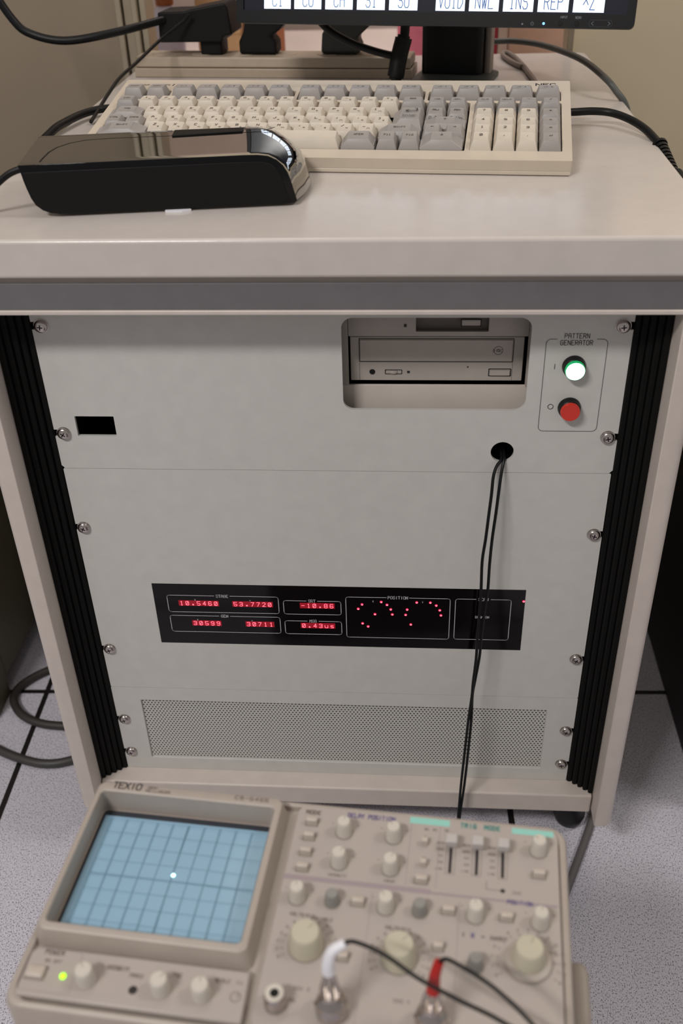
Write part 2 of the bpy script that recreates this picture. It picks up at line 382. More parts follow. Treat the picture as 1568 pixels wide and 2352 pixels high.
b = MB(); b.lathe([(0.026, 0), (0.027, 0.07), (0.018, 0.095), (0.013, 0.105)], mat('pale_bottle', (206, 204, 222), 0.35, var=0.04), (0, 0, 0), 24); b.build('bottle_body', bo)
b = MB(); b.lathe([(0.014, 0.1055), (0.015, 0.14), (0.011, 0.15)], M_ORANGE, (0, 0, 0), 24); b.build('bottle_cap', bo, label='brown cap')

# ------------------------------------------------------------------ equipment cabinet
TOP = 0.705
rack = empty('equipment_cabinet', 'pale grey steel equipment cabinet with black ribbed rails under the worktop', 'cabinet', (0, 0, 0))
for sx in (-1, 1):
    b = MB()
    prof = [(0.2667, -0.0405), (0.2755, -0.0405)]
    for k in range(1, 7):
        a = math.radians(-90 + 15*k); prof.append((0.2755 + 0.0100*math.cos(a), -0.0305 + 0.0100*math.sin(a)))
    prof += [(0.2855, 0.615), (0.2667, 0.615)]
    b.prism([(sx*x, y) for x, y in prof], 0.070, 0.6462, 'z', M_FRAME)
    b.build('side_panel', rack, bevel=0.0008)
    b = MB(); P = [(0.2400, 0.0032)]
    n = 5; x0, y0, x1, y1 = 0.2412, 0.0005, 0.2665, -0.0185
    for i in range(n):
        xa = x0 + (x1-x0)*i/n; xb = x0 + (x1-x0)*(i+1)/n; yb = y0 + (y1-y0)*(i+0.25)/n
        P += [(xa, yb), (xa+0.0008, yb-0.0012), (xb-0.0012, yb-0.0012), (xb, yb)]
    P += [(0.2666, 0.0032)]
    b.prism([(sx*x, y) for x, y in P], 0.0940, 0.6460, 'z', M_RUB)
    b.build('ribbed_rail', rack, smooth=25)
b = MB(); b.box(-0.2655, 0.2655, -0.0205, 0.60, 0.0670, 0.0934, M_FRAME); b.build('base_shelf', rack, bevel=0.0022, seg=3)
b = MB(); b.box(-0.2660, 0.2660, 0.030, 0.60, 0.6300, 0.6462, M_FRAME); b.build('top_panel', rack, bevel=0.001)
b = MB(); b.box(-0.2660, 0.2660, 0.600, 0.614, 0.094, 0.6295, M_VOID); b.build('back_panel', rack)
for x, y in ((0.254, 0.021), (-0.254, 0.021), (0.246, 0.57), (-0.246, 0.57)):
    b = MB(); b.lathe([(0.004, 0), (0.011, 0.002), (0.0155, 0.008), (0.0175, 0.016), (0.0175, 0.050), (0.010, 0.052), (0.010, 0.0668)], M_BLACK, (x, y, 0), 28)
    b.build('foot', rack)

# worktop
wt = empty('worktop', 'glossy off-white worktop slab with dark grey front band on the cabinet', 'worktop', (0, 0, 0.6464))
b = MB(); b.prism(rrect(-0.2870, -0.0425, 0.2870, 0.672, 0.012), 0.6755-0.6464, TOP-0.6464, 'z', M_DESK); b.build('slab', wt, bevel=0.0028, seg=4)
b = MB(); b.box(-0.2845, 0.2845, -0.0370, 0.640, 0.6712-0.6464, 0.6754-0.6464, M_TRIMD); b.build('recess_strip', wt)  # taupe trim strip set back under the slab
b = MB(); b.box(-0.2850, 0.2850, -0.0400, 0.640, 0.6503-0.6464, 0.6711-0.6464, M_BAND); b.build('front_band', wt, bevel=0.0004)
b = MB(); b.box(-0.2822, 0.2822, -0.0418, 0.640, 0.0001, 0.6502-0.6464, M_FRAME); b.build('lower_trim', wt, bevel=0.0008)

# rack-mounted front panels
def slot_outline(z0, z1, hw, screws, rc=0.0015):
    """panel outline with open screw slots cut into both side edges"""
    r = 0.0034; P = []
    P += [(-hw+rc, z0), (hw-rc, z0), (hw, z0+rc)]
    for z in sorted(screws):
        P += [(hw, z-r), (0.2335, z-r)] + [(0.2335-0.0042*math.sin(math.radians(a)), z-r*math.cos(math.radians(a))) for a in (30, 60, 90, 120, 150)] + [(0.2335, z+r), (hw, z+r)]
    P += [(hw, z1-rc), (hw-rc, z1), (-hw+rc, z1), (-hw, z1-rc)]
    for z in sorted(screws, reverse=True):
        P += [(-hw, z+r), (-0.2335, z+r)] + [(-0.2335+0.0042*math.sin(math.radians(a)), z+r*math.cos(math.radians(a))) for a in (30, 60, 90, 120, 150)] + [(-0.2335, z-r), (-hw, z-r)]
    P += [(-hw, z0+rc)]
    return P
def screw_mesh():
    b = MB()
    b.lathe([(0.0062, -0.0002), (0.0062, 0.0006), (0.0054, 0.0007), (0.0057, 0.0012), (0.0055, 0.0022), (0.0048, 0.0032), (0.0034, 0.0039), (0.0018, 0.0042)], M_CHROME, axis='y', n=28)
    for a in (20, 110):
        c, s = math.cos(math.radians(a)), math.sin(math.radians(a))
        b.strip([(-0.0019*c, -0.0019*s), (0.0019*c, 0.0019*s)], 0.0010, M_CROSS, front(-0.00432))
    return b
def put_screws(parent, zs, base):
    first = None
    for z in zs:
        for x in (-0.2325, 0.2325):
            loc = Vector((x, 0, z)) - Vector(base)
            if first is None:
                first = screw_mesh().build('screw', parent); first.location = loc
            else:
                c = copy_part(first, parent, loc)
            o = first if first.location == loc else c
            o.rotation_euler = (0, random.uniform(0, 1.5), 0)

# --- pattern generator unit
pg = empty('pattern_generator_unit', 'top rack unit with drive window, green lamp and red button', 'rack unit', (0, 0, 0.4842))
Z0 = 0.4842
def up(b, z=Z0): b.M = Matrix.Translation((0, 0, -z)); return b
b = up(MB())
b.plate([slot_outline(0.4842, 0.6455, 0.2408, [0.62, 0.52], 0.003),
         rrect(0.0116, 0.5446, 0.1622, 0.6268, 0.0092, 8), rrect(-0.2204, 0.5172, -0.1861, 0.5367, 0.0006, 2), circ(0.1461, 0.5046, 0.0098)],
        0.003, M_PANEL, Matrix.Translation((0, 0.0015, 0)) @ FR)
b.build('front_panel', pg, smooth=0)
b = up(MB()); b.box(-0.236, 0.236, 0.150, 0.155, 0.486, 0.628, M_VOID)
for x0, x1 in ((-0.236, -0.235), (0.235, 0.236)): b.box(x0, x1, 0.0032, 0.15, 0.486, 0.628, M_VOID)
b.box(-0.236, 0.236, 0.0032, 0.15, 0.486, 0.4865, M_VOID); b.box(-0.236, 0.236, 0.0032, 0.15, 0.6275, 0.628, M_VOID)
b.build('chassis', pg)
b = up(MB())   # bay surround behind the window
b.box(0.0060, 0.1680, 0.0200, 0.0225, 0.5080, 0.5575, M_DRIVEL)
b.box(0.0060, 0.0155, 0.0180, 0.0225, 0.5580, 0.6270, M_DRIVE); b.box(0.1628, 0.1690, 0.0180, 0.0225, 0.5580, 0.6270, M_DRIVE)
b.build('bay_filler', pg, bevel=0.0003)
put_screws(pg, [0.62, 0.52], (0, 0, Z0))
# printed legend
b = up(MB()); T = front(-0.0003)
def gapbox(b, x0, z0, x1, z1, r, gx0, gx1, w, m, T):
    R = rrect(x0, z0, x1, z1, r)
    top_right = [(gx1, z1)] + [p for p in R[:7]][::-1]     # gap end -> right top corner
    path = [(gx0, z1)] + R[7:14] + R[14:21] + R[21:28] + R[0:7] + [(gx1, z1)]
    b.strip(path, w, m, T)
gapbox(b, 0.1743, 0.5256, 0.2224, 0.6088, 0.0040, 0.1826, 0.2138, 0.0004, M_INK, T)
b.text('PATTERN', 0.1980, 0.6096, 0.0039, M_INK, T, aspect=0.50, gap=0.24, lw=0.12)
b.text('GENERATOR', 0.1980, 0.6038, 0.0039, M_INK, T, aspect=0.50, gap=0.24, lw=0.12)
b.strip([(0.1828, 0.5828), (0.1828, 0.5872)], 0.0005, M_INK, T)
b.strip(circ(0.1827, 0.5486, 0.0022, 20), 0.0005, M_INK, T, closed=True)
b.build('legend', pg, smooth=0)
def pushbutton(name, x, z, capmat, rim, h, label):
    b = up(MB()); b.lathe([(0.0094, 0), (0.0094, 0.0015), (0.0088, 0.0030), (0.0086, 0.0060), (0.0080, 0.0066)], M_BLACK, (x, 0, z), 40, 'y')
    o = b.build(name, pg, label=label)
    b = up(MB()); b.lathe([(0.0079, 0.0050), (0.0080, 0.0066), (0.0080, h-0.0010), (0.0074, h)], rim, (x, 0, z), 40, 'y', capm=capmat)
    if capmat is not rim:
        b.lathe([(0.0070, h), (0.0066, h+0.0006), (0.0040, h+0.0010)], capmat, (x, 0, z), 40, 'y')
    c = b.build('button_cap', o, label=label.split(' with ')[0])
    return o
pushbutton('push_button', 0.1979, 0.5853, M_GREENE, M_GREENC, 0.0100, 'lit green start button')
pushbutton('push_button', 0.1980, 0.5477, M_RED, M_RED, 0.0095, 'red stop button')

# --- drives seen through the window
od = empty('optical_drive', 'beige optical disc drive behind the lower part of the window', 'disc drive', (0.0885, 0.02, 0.5615))
def dl(z=0): 
    b = MB(); b.M = Matrix.Translation((-0.0885, -0.02, -0.5615)); return b
b = dl(); b.box(0.0172, 0.1598, 0.0202, 0.125, 0.5618, 0.6015, M_DRIVE); b.build('drive_bezel', od, bevel=0.0006)
b = dl(); b.box(0.0252, 0.1506, 0.0190, 0.0203, 0.5800, 0.5992, M_DRIVE); b.build('disc_tray', od, bevel=0.0005)
b = dl(); b.strip(rrect(0.0247, 0.5792, 0.1513, 0.6000, 0.0004, 1), 0.0006, M_INK, front(0.0200), closed=True)
b.strip([(0.0247, 0.5785), (0.0247, 0.5625)], 0.0003, M_DRIVED, front(0.0200)); b.strip([(0.1513, 0.5785), (0.1513, 0.5625)], 0.0003, M_DRIVED, front(0.0200))
b.strip(circ(0.139, 0.5900, 0.0036, 20), 0.0004, M_DRIVED, front(0.0188), closed=True); b.strip(circ(0.139, 0.5900, 0.0012, 12), 0.0004, M_DRIVED, front(0.0188), closed=True)
b.text('DISC', 0.1385, 0.5888, 0.0022, M_DRIVED, front(0.01878))
b.build('seam_lines', od, smooth=0)
b = dl(); b.lathe([(0.0025, 0), (0.0023, 0.0004)], M_VOID, (0.0353, 0.0202, 0.5698), 20, 'y'); b.build('headphone_jack', od)
b = dl(); b.strip(rrect(0.0462, 0.5680, 0.0600, 0.5717, 0.0005, 2), 0.0007, M_INK, front(0.0200), closed=True)
b.lathe([(0.0042, -0.0013), (0.0046, 0), (0.0042, 0.0013)], M_DRIVE, (0.0531, 0.0228, 0.5698), 24, 'z'); b.build('volume_wheel', od)
b = dl(); b.box(0.0644, 0.0666, 0.0198, 0.0203, 0.5688, 0.5708, M_INK); b.build('indicator', od)
b = dl(); b.lathe([(0.0007, 0), (0.0006, 0.0003)], M_VOID, (0.1147, 0.0202, 0.5745), 10, 'y'); b.build('pinhole', od)
b = dl(); b.strip(rrect(0.1322, 0.5664, 0.1503, 0.5728, 0.0004, 1), 0.0008, M_INK, front(0.0200), closed=True); b.box(0.1332, 0.1493, 0.0186, 0.0203, 0.5674, 0.5718, M_DRIVE); b.build('eject_button', od)
fd = empty('floppy_drive', 'beige floppy drive with dark slot at the top of the window', 'disk drive', (0.0885, 0.02, 0.6030))
def fl():
    b = MB(); b.M = Matrix.Translation((-0.0885, -0.02, -0.6030)); return b
b = fl(); b.plate([rrect(0.0160, 0.6030, 0.1624, 0.6268, 0.0005, 1), rrect(0.0712, 0.6070, 0.1300, 0.6195, 0.0005, 1)], 0.003, M_DRIVE, Matrix.Translation((0, 0.0195, 0)) @ FR)
b.box(0.0160, 0.1624, 0.0240, 0.120, 0.6030, 0.6268, M_DRIVED); b.build('drive_bezel', fd)
b = fl(); b.box(0.0615, 0.0637, 0.0176, 0.0181, 0.6112, 0.6136, M_INK); b.build('indicator', fd)
b = fl(); b.strip(rrect(0.1076, 0.6120, 0.1236, 0.6180, 0.0004, 1), 0.0008, M_INK, front(0.0178), closed=True); b.box(0.1083, 0.1229, 0.0172, 0.0215, 0.6127, 0.6173, M_DRIVE); b.build('eject_button', fd)

# --- display unit
du = empty('display_unit', 'wide blank rack unit with black red-digit display strip', 'rack unit', (0, 0, 0.2168)); Z0 = 0.2168
b = up(MB(), Z0)
b.plate([slot_outline(0.2168, 0.4838, 0.2400, [0.42, 0.27], 0.0008), rrect(-0.1782, 0.2792, 0.1779, 0.3550, 0.0003, 1)], 0.003, M_PANEL, Matrix.Translation((0, 0.0015, 0)) @ FR)
b.build('front_panel', du, smooth=0)
b = up(MB(), Z0); b.box(-0.1790, 0.1788, 0.0004, 0.0040, 0.2788, 0.3554, M_GLASS); b.build('display_window', du)
put_screws(du, [0.42, 0.27], (0, 0, Z0))
b = up(MB(), Z0); T = front(0.0001)
W = 0.00052
gapbox(b, -0.1652, 0.3200, -0.0568, 0.3407, 0.0025, -0.1190, -0.1035, W, M_WHITE, T)
gapbox(b, -0.1652, 0.2948, -0.0566, 0.3154, 0.0025, -0.1165, -0.1052, W, M_WHITE, T)
gapbox(b, -0.0520, 0.3199, 0.0035, 0.3366, 0.0025, -0.0298, -0.0190, W, M_WHITE, T)
gapbox(b, -0.0520, 0.2947, 0.0035, 0.3113, 0.0025, -0.0300, -0.0185, W, M_WHITE, T)
gapbox(b, 0.0083, 0.2919, 0.1077, 0.3425, 0.0025, 0.0470, 0.0690, W, M_WHITE, T)
gapbox(b, 0.1127, 0.2922, 0.1650, 0.3425, 0.0025, 0.1318, 0.1458, W, M_WHITE, T)
kw = dict(aspect=0.52, gap=0.22, lw=0.14)
b.text('STAGE', -0.1112, 0.3388, 0.0033, M_WHITE, T, **kw); b.text('GEN', -0.1109, 0.3138, 0.0033, M_WHITE, T, **kw)
b.text('SRT', -0.0244, 0.3349, 0.0033, M_WHITE, T, **kw); b.text('MSG', -0.0242, 0.3097, 0.0033, M_WHITE, T, **kw)
b.text('POSITION', 0.0580, 0.3409, 0.0033, M_WHITE, T, **kw); b.text('SCAN', 0.1388, 0.3408, 0.0033, M_WHITE, T, **kw)
b.text('BEAM ON', 0.1387, 0.3193, 0.0026, M_WHITE, T, **kw)
for t, x, z in (('X', 0.0344, 0.3368), ('Y', 0.0816, 0.3367), ('X', -0.1380, 0.3345), ('Y', -0.0842, 0.3346), ('X', -0.1380, 0.3094), ('Y', -0.0842, 0.3092)):
    b.text(t, x, z, 0.0019, M_WHITE, front(-0.0001), **kw)
b.build('white_legend', du, smooth=0)
for t, x0, x1, z in (('10.5460', -0.1530, -0.1167, 0.3287), ('53.7720', -0.1003, -0.0641, 0.3287), ('30599', -0.1423, -0.1165, 0.3036), ('30711', -0.0894, -0.0642, 0.3036),
                     ('-10.86', -0.0346, -0.0042, 0.3284), ('0.43us', -0.0349, -0.0045, 0.3032)):
    b = up(MB(), Z0); h = 0.0047; pitch = (x1-x0-0.0028)/(len(t)-1)
    b.box(x0-0.0016, x1+0.0016, 0.00025, 0.00035, z-0.0010, z+h+0.0010, M_DIGB)
    for i, ch in enumerate(t):
        cx = x0 + 0.0014 + i*pitch
        if ch == '.': b.box(cx-0.0007, cx+0.0007, -0.00005, 0.0001, z, z+0.0014, M_DIG); continue
        for st in GL[ch]: b.strip([(cx - 0.0014 + int(c[0])/4*0.0028, z + int(c[1])/6*h) for c in st.split()], 0.00050, M_DIG, front(0.0000))
    b.build('digit_module', du, smooth=0)
for x, z in ((.0238, .3335), (.0201, .3280), (.0422, .3370), (.0477, .3336), (.0513, .3280), (.0528, .3218), (.0361, .3217), (.0240, .3098), (.0293, .3060),
             (.0760, .3372), (.0670, .3282), (.0656, .3216), (.0707, .3096), (.0889, .3373), (.0946, .3339), (.0981, .3281), (.0994, .3218), (.1766, .3410)):
    b = up(MB(), Z0); b.lathe([(0.00125, 0), (0.00125, 0.0002)], M_LEDR, (x, 0.0003, z), 16, 'y'); b.lathe([(0.0006, 0), (0.0006, 0.0001)], M_LEDC, (x+0.0001, 0.00005, z-0.0003), 12, 'y')
    b.build('red_led', du)

# --- ventilation unit
vu = empty('ventilation_panel', 'lowest rack panel with perforated ventilation grille', 'rack panel', (0, 0, 0.0937)); Z0 = 0.0937
b = up(MB(), Z0)
b.plate([slot_outline(0.0937, 0.2164, 0.2402, [0.17, 0.12], 0.0008), rrect(-0.2113, 0.1106, 0.2112, 0.1985, 0.0006, 1)], 0.003, M_PANEL, Matrix.Translation((0, 0.0015, 0)) @ FR)
b.build('front_panel', vu, smooth=0)
b = up(MB(), Z0); b.box(-0.2118, 0.2117, 0.0022, 0.0023, 0.1102, 0.1990, M_VENT); b.build('perforated_grille', vu, smooth=0)
b = up(MB(), Z0); b.box(-0.230, 0.230, 0.0120, 0.0140, 0.100, 0.210, M_VOID); b.build('shade_backing', vu)  # black sheet painted as the unlit inside behind the grille holes
put_screws(vu, [0.17, 0.12], (0, 0, Z0))

# --- thin cable loop hanging out of the round hole
S1 = [(0.1463, 0.030, 0.5000), (0.1460, 0.008, 0.4990), (0.1456, -0.001, 0.4975), (0.1418, -0.0041, 0.4928), (0.1392, -0.0087, 0.4851), (0.1381, -0.0141, 0.4704), (0.1365, -0.0182, 0.45), (0.135, -0.0213, 0.4284), (0.1331, -0.023, 0.4053), (0.1336, -0.0248, 0.3745), (0.1335, -0.0258, 0.3554), (0.133, -0.0274, 0.317), (0.1329, -0.0283, 0.2931), (0.1314, -0.0294, 0.263), (0.131, -0.03, 0.2443), (0.129, -0.0308, 0.212), (0.1271, -0.032, 0.1641), (0.1255, -0.0329, 0.1215), (0.1244, -0.034, 0.072), (0.1235, -0.036, 0.030)]
S2 = [(0.1484, 0.030, 0.5005), (0.1484, 0.008, 0.4992), (0.148, -0.001, 0.4976), (0.146, -0.007, 0.4886), (0.1443, -0.013, 0.4736), (0.1427, -0.0177, 0.4536), (0.1407, -0.0213, 0.4285), (0.1398, -0.0233, 0.4014), (0.1397, -0.0248, 0.3746), (0.1383, -0.0258, 0.3555), (0.1367, -0.0262, 0.3171), (0.1361, -0.0262, 0.2932), (0.1334, -0.0266, 0.263), (0.1318, -0.0275, 0.2444), (0.132, -0.0300, 0.2122), (0.1306, -0.032, 0.1643), (0.1290, -0.0329, 0.1217), (0.1262, -0.034, 0.0721), (0.1245, -0.036, 0.030)]
b = MB(); b.tube(S1 + [(0.1240, -0.038, 0.0225)] + S2[::-1], 0.00138, M_BLACK, 10, 4)
tag(b.build('thin_cable'), 'thin black cable loop hanging from the round hole in the top rack unit', 'cable')

# ------------------------------------------------------------------ keyboard
KW, KD, KHF, KHB = 430.0, 160.8, 12.9, 43.4
yaw = -0.0932
kb = empty('computer_keyboard', 'beige computer keyboard with grey function keys on the worktop', 'keyboard',
           (0.1968 - 0.43*math.cos(yaw), 0.1056 - 0.43*math.sin(yaw), TOP), (0, 0, yaw))
tilt = math.atan((KHB-KHF)/KD); SL = math.hypot(KD, KHB-KHF)
S = Matrix.Translation((0, 0, KHF)) @ Matrix.Rotation(tilt, 4, 'X')
b = MB(0.001)
b.prism([(1.5, 0.4), (KD+0.5, 0.4), (KD+0.5, KHB-9), (1.5, 4.0)], 0.6, KW-0.6, 'x', M_KCASE)
b.build('case_bottom', kb, bevel=0.0008)
slots = [rrect(9, 16, 341.2, 113, 1.2, 2), rrect(345.2, 17, 422, 113, 1.2, 2), rrect(8, 118, 30.5, 138, 1, 2), rrect(31.5, 118, 53, 138, 1, 2),
         rrect(56, 118, 175.5, 138, 1, 2), rrect(178.5, 118, 298.5, 138, 1, 2), rrect(301.5, 118, 421.6, 138, 1, 2)]
b = MB(0.001, S)
b.plate([[(x/1000, y/1000) for x, y in lp] for lp in [rrect(0, 0, KW, SL, 1.5, 3)] + slots], 0.009, M_KCASE, Matrix.Scale(1000, 4) @ Matrix.Translation((0, 0, -0.0045)))
b.build('case_top', kb, bevel=0.0009, seg=2, smooth=30)
b = MB(0.001, S)
for x0, x1, y0, y1 in ((9, 341, 16, 113), (345, 422, 17, 113), (8, 421.6, 118, 138)): b.box(x0, x1, y0, y1, -8.9, -7.5, M_VOID)
b.build('key_well', kb)
b = MB(0.001, S); T = lambda x, y: (x, y, 0.15)
b.strip([(31.0, 151.5), (34.0, 151.5)], 3.0, M_LEDG, T); b.build('status_led', kb, smooth=0, label='lit yellow-green status lamp')
b = MB(0.001, S); b.text('NUM', 23, 150.5, 2.2, M_KLEG, T, lw=0.2); b.text('CAPS', 43, 150.5, 2.2, M_KLEG, T, lw=0.2)
b.strip([(50, 150), (51, 153)], 1.2, M_INK, T)
b.text('NEC', 408, 152.0, 5.0, M_INK, T, aspect=0.95, gap=0.35, lw=0.22); b.build('case_lettering', kb, smooth=0)
TILT = {'F': 10, 'N': 8, 'Q': 2, 'A': -2, 'Z': -7, 'S': -9}
HT = {'F': 8.0, 'N': 7.2, 'Q': 5.2, 'A': 5.2, 'Z': 6.6, 'S': 8.2}
YC = {'F': 128.0, 'N': 102.0, 'Q': 82.6, 'A': 63.4, 'Z': 44.4, 'S': 25.5}
def keycap(row, x, w, m, leg='', yc=None, d=18.0, topw=None, topd=13.0, tx=0.0, ty=1.2, hh=None, steps=None, frontleg=None, sub=None):
    y = YC[row] if yc is None else yc; h = HT[row] if hh is None else hh; tw = topw or w-6.2; a = math.radians(TILT[row])
    b = MB(0.001, S)
    def ring(cx, cy, ww, dd, zz, sl, r, dish=0.0):
        out = []
        for px, py in rrect(cx-ww/2, cy-dd/2, cx+ww/2, cy+dd/2, r, 3):
            u = (px-cx)/(ww/2)
            out.append((px, py, zz + sl*(py-cy) - dish*(1-min(1, u*u))))
        return out
    sl = math.tan(-a*0.6)
    cx, cy = x+tx, y+ty
    b.loft([ring(x, y, w, d, -5.5, 0, 0.8), ring(x, y, w-0.5, d-0.5, -0.5 if not steps else 1.5, 0, 0.9),
            ring(cx, cy, tw+0.7, topd+0.7, h-0.6, sl, 1.2), ring(cx, cy, tw, topd, h, sl, 1.6), ring(cx, cy, tw-1.6, topd-1.6, h-0.25, sl, 1.4, 0.25)], m)
    if steps: b.box(x-w/2+0.6, x+w/2-0.6, y-d/2+2.2, y+d/2-3.6, 0, steps, m)
    T = lambda px, py: (px, py, h + sl*(py-cy) + 0.12)
    if leg:
        hh_ = 3.0 if len(leg) <= 2 else 2.2
        b.text(leg, cx - (1.8 if sub else 0), cy + (0.8 if len(leg) <= 2 else 0), hh_, M_KLEG, T, lw=0.17, aspect=0.72, gap=0.25)
        if sub: b.text(sub, cx+2.2, cy-2.8, 2.2, M_KLEG, T, lw=0.16, aspect=0.9)
    if frontleg:
        y0, z0 = y-d/2+0.5, -0.3; y1, z1 = cy-topd/2-0.3, h-0.7
        T2 = lambda px, py: (px, y0+(y1-y0)*py - 0.15, z0+(z1-z0)*py + 0.15)
        gw = 0.55
        ox = cx - len(frontleg)*1.3
        for ch in frontleg:
            for st in GL.get(ch, []):
                pts = [(ox+int(c[0])/4*1.9, 0.2+int(c[1])/6*0.55) for c in st.split()]
                for (ax, ay), (bx_, by_) in zip(pts, pts[1:]):
                    A, B = Vector(T2(ax, ay)), Vector(T2(bx_, by_)); d = (B-A).normalized() if (B-A).length > 1e-6 else Vector((1, 0, 0))
                    nn = d.cross(Vector((0, -0.8, 0.6))).normalized()*0.17; e = d*0.12
                    b.face([b.v(A-e+nn), b.v(A-e-nn), b.v(B+e-nn), b.v(B+e+nn)], M_INK)
            ox += 2.7
    return b.build('key', kb, smooth=40)
fx = [(17.5+1.5, 20, 'STOP'), (41.5, 20, 'COPY')] + [(68+23.4*i, 22.6, 'f.%d' % (i+1)) for i in range(5)] + [(191+23.6*i, 22.6, 'f.%d' % (i+6)) for i in range(5)] + [(314.2+23.9*i, 22.8, 'vf.%d' % (i+1)) for i in range(5)]
for x, wd, t in fx: keycap('F', x, wd, M_KEYG, t, topd=12.5)
keycap('N', 19.2, 19.6, M_KEYG, 'ESC')
for i, t in enumerate('1234567890-^'): keycap('N', 39.9+19.05*i, 18.6, M_KEYB, t, sub='kjhnkjhnkjhn'[i])
keycap('N', 268.5, 18.6, M_KEYB, 'Y', sub='j'); keycap('N', 289.6, 22.5, M_KEYG, 'BS')
for x, t in ((311.3, 'INS'), (330.2, 'DEL')): keycap('N', x, 18.4, M_KEYG, t)
for x, t, fl in ((354.3, 'CLR', None), (373.7, 'HELP', 'End'), (392.9, '-', None), (412.0, '/', None)): keycap('N', x, 18.6, M_KEYG, t, frontleg=fl)
keycap('Q', 24.8, 31.0, M_KEYG, 'TAB', topw=17, steps=2.6)
for i, t in enumerate('QWERTYUIOP@['): keycap('Q', 50.3+19.05*i, 18.6, M_KEYB, t, sub='hjknhjknhjkn'[i])
keycap('Q', 288.0, 27.5, M_KEYG, '', yc=73.0, d=37.0, topw=17.0, topd=24.5, tx=2.0, ty=2.0, hh=6.6)
b = MB(0.001, S); T = lambda px, py: (px, py, 7.6 + math.tan(-math.radians(2)*0.6)*(py-75))
b.strip([(295.5, 83.5), (295.5, 78.6), (286, 78.6)], 0.9, M_INK, T); b.strip([(293.2, 83.5), (295.5, 83.5)], 0.7, M_INK, T); b.strip([(288.5, 80.6), (285.6, 78.6), (288.5, 76.6)], 0.8, M_INK, T)
b.text('Enter', 290, 67.0, 3.0, M_KLEG, T, lw=0.16, aspect=0.6, gap=0.25); b.build('key_legend', kb, smooth=0)
for x, t, fl in ((311.6, 'RU', 'PgDn'), (330.6, 'RD', 'PgUp')): keycap('Q', x, 18.4, M_KEYG, t, frontleg=fl)
for x, t in ((354.3, '7'), (373.7, '8'), (392.9, '9')): keycap('Q', x, 18.6, M_KEYB, t)
keycap('Q', 412.0, 18.6, M_KEYG, '*')
keycap('A', 18.5, 18.0, M_KEYG, 'CTRL'); keycap('A', 37.6, 18.4, M_KEYG, 'CAPS')
for i, t in enumerate('ASDFGHJKL;:]'): keycap('A', 56.9+18.95*i, 18.5, M_KEYB, t, sub='knjhknjhknjh'[i])
keycap('A', 321.3, 36.6, M_KEYG, '\u2191', topw=17.5, steps=2.2)
for x, t in ((354.3, '4'), (373.7, '5'), (392.9, '6')): keycap('A', x, 18.6, M_KEYB, t)
keycap('A', 412.0, 18.6, M_KEYG, '+')
keycap('Z', 32.0, 45.5, M_KEYG, 'SHIFT', topw=20, steps=2.6)
for i, t in enumerate('ZXCVBNM,./_'): keycap('Z', 64.6+18.97*i, 18.5, M_KEYB, t, sub='hknjhknjhkn'[i])
keycap('Z', 283.5, 36.5, M_KEYG, 'SHIFT', topw=20, steps=2.6)
for x, t in ((311.8, '\u2190'), (330.8, '\u2192')): keycap('Z', x, 18.4, M_KEYG, t)
for x, t in ((354.3, '1'), (373.7, '2'), (392.9, '3')): keycap('Z', x, 18.6, M_KEYB, t)
keycap('Z', 412.0, 18.6, M_KEYG, '=')
keycap('S', 176, 117, M_KEYB, '', topw=110)
keycap('S', 250.3, 29.5, M_KEYG, 'XFER', topw=18, steps=2.8); keycap('S', 275.0, 18.4, M_KEYG, 'f11'); keycap('S', 294.2, 18.4, M_KEYG, 'f12')
keycap('S', 321.3, 36.6, M_KEYG, '\u2193', topw=17.5, steps=2.4)
for x, t in ((354.3, '0'), (373.7, ','), (392.9, '.')): keycap('S', x, 18.6, M_KEYB, t)
keycap('S', 412.0, 18.6, M_KEYG, '\u21b5')

# ------------------------------------------------------------------ monitor
mon = empty('monitor', 'black flat computer monitor with lit blue-white screen buttons above the keyboard', 'monitor', (0.115, 0.53, TOP), (0, 0, 0))
ya = math.radians(-13.289); tl = math.radians(12)
MM = Matrix.Translation(Vector((-0.122, 0.42, 0.782)) - Vector((0.115, 0.53, TOP))) @ Matrix.Rotation(ya, 4, 'Z') @ Matrix.Rotation(PI/2 - tl, 4, 'X') @ Matrix.Scale(0.001, 4)
# local: x along width, y up the screen, z towards the viewer
b = MB(1, MM)
b.plate([[(x/1000, y/1000) for x, y in rrect(0, 0, 409, 340, 5, 4)], [(x/1000, y/1000) for x, y in rrect(8, 12.4, 401, 325, 0.5, 1)]], 0.010, M_BLACK, Matrix.Scale(1000, 4) @ Matrix.Translation((0, 0, -0.005)))
b.build('bezel', mon, bevel=0.0012, seg=2)
b = MB(1, MM); b.box(3, 406, 3, 337, -38, -9, M_BLACK); b.box(60, 350, 50, 290, -62, -38, M_BLACK); b.build('back_housing', mon, bevel=0.004, seg=3)
b = MB(1, MM); b.box(8, 401, 12.4, 325, -8, -2.0, M_SCR)
b.build('screen', mon, smooth=0)
b = MB(1, MM); T = lambda x, y: (x, y, -1.9); T2 = lambda x, y: (x, y, -1.7)
bx = [30.7, 64.2, 98.0, 132.0, 166.0, 214.2, 248.0, 281.8, 315.7, 349.6]
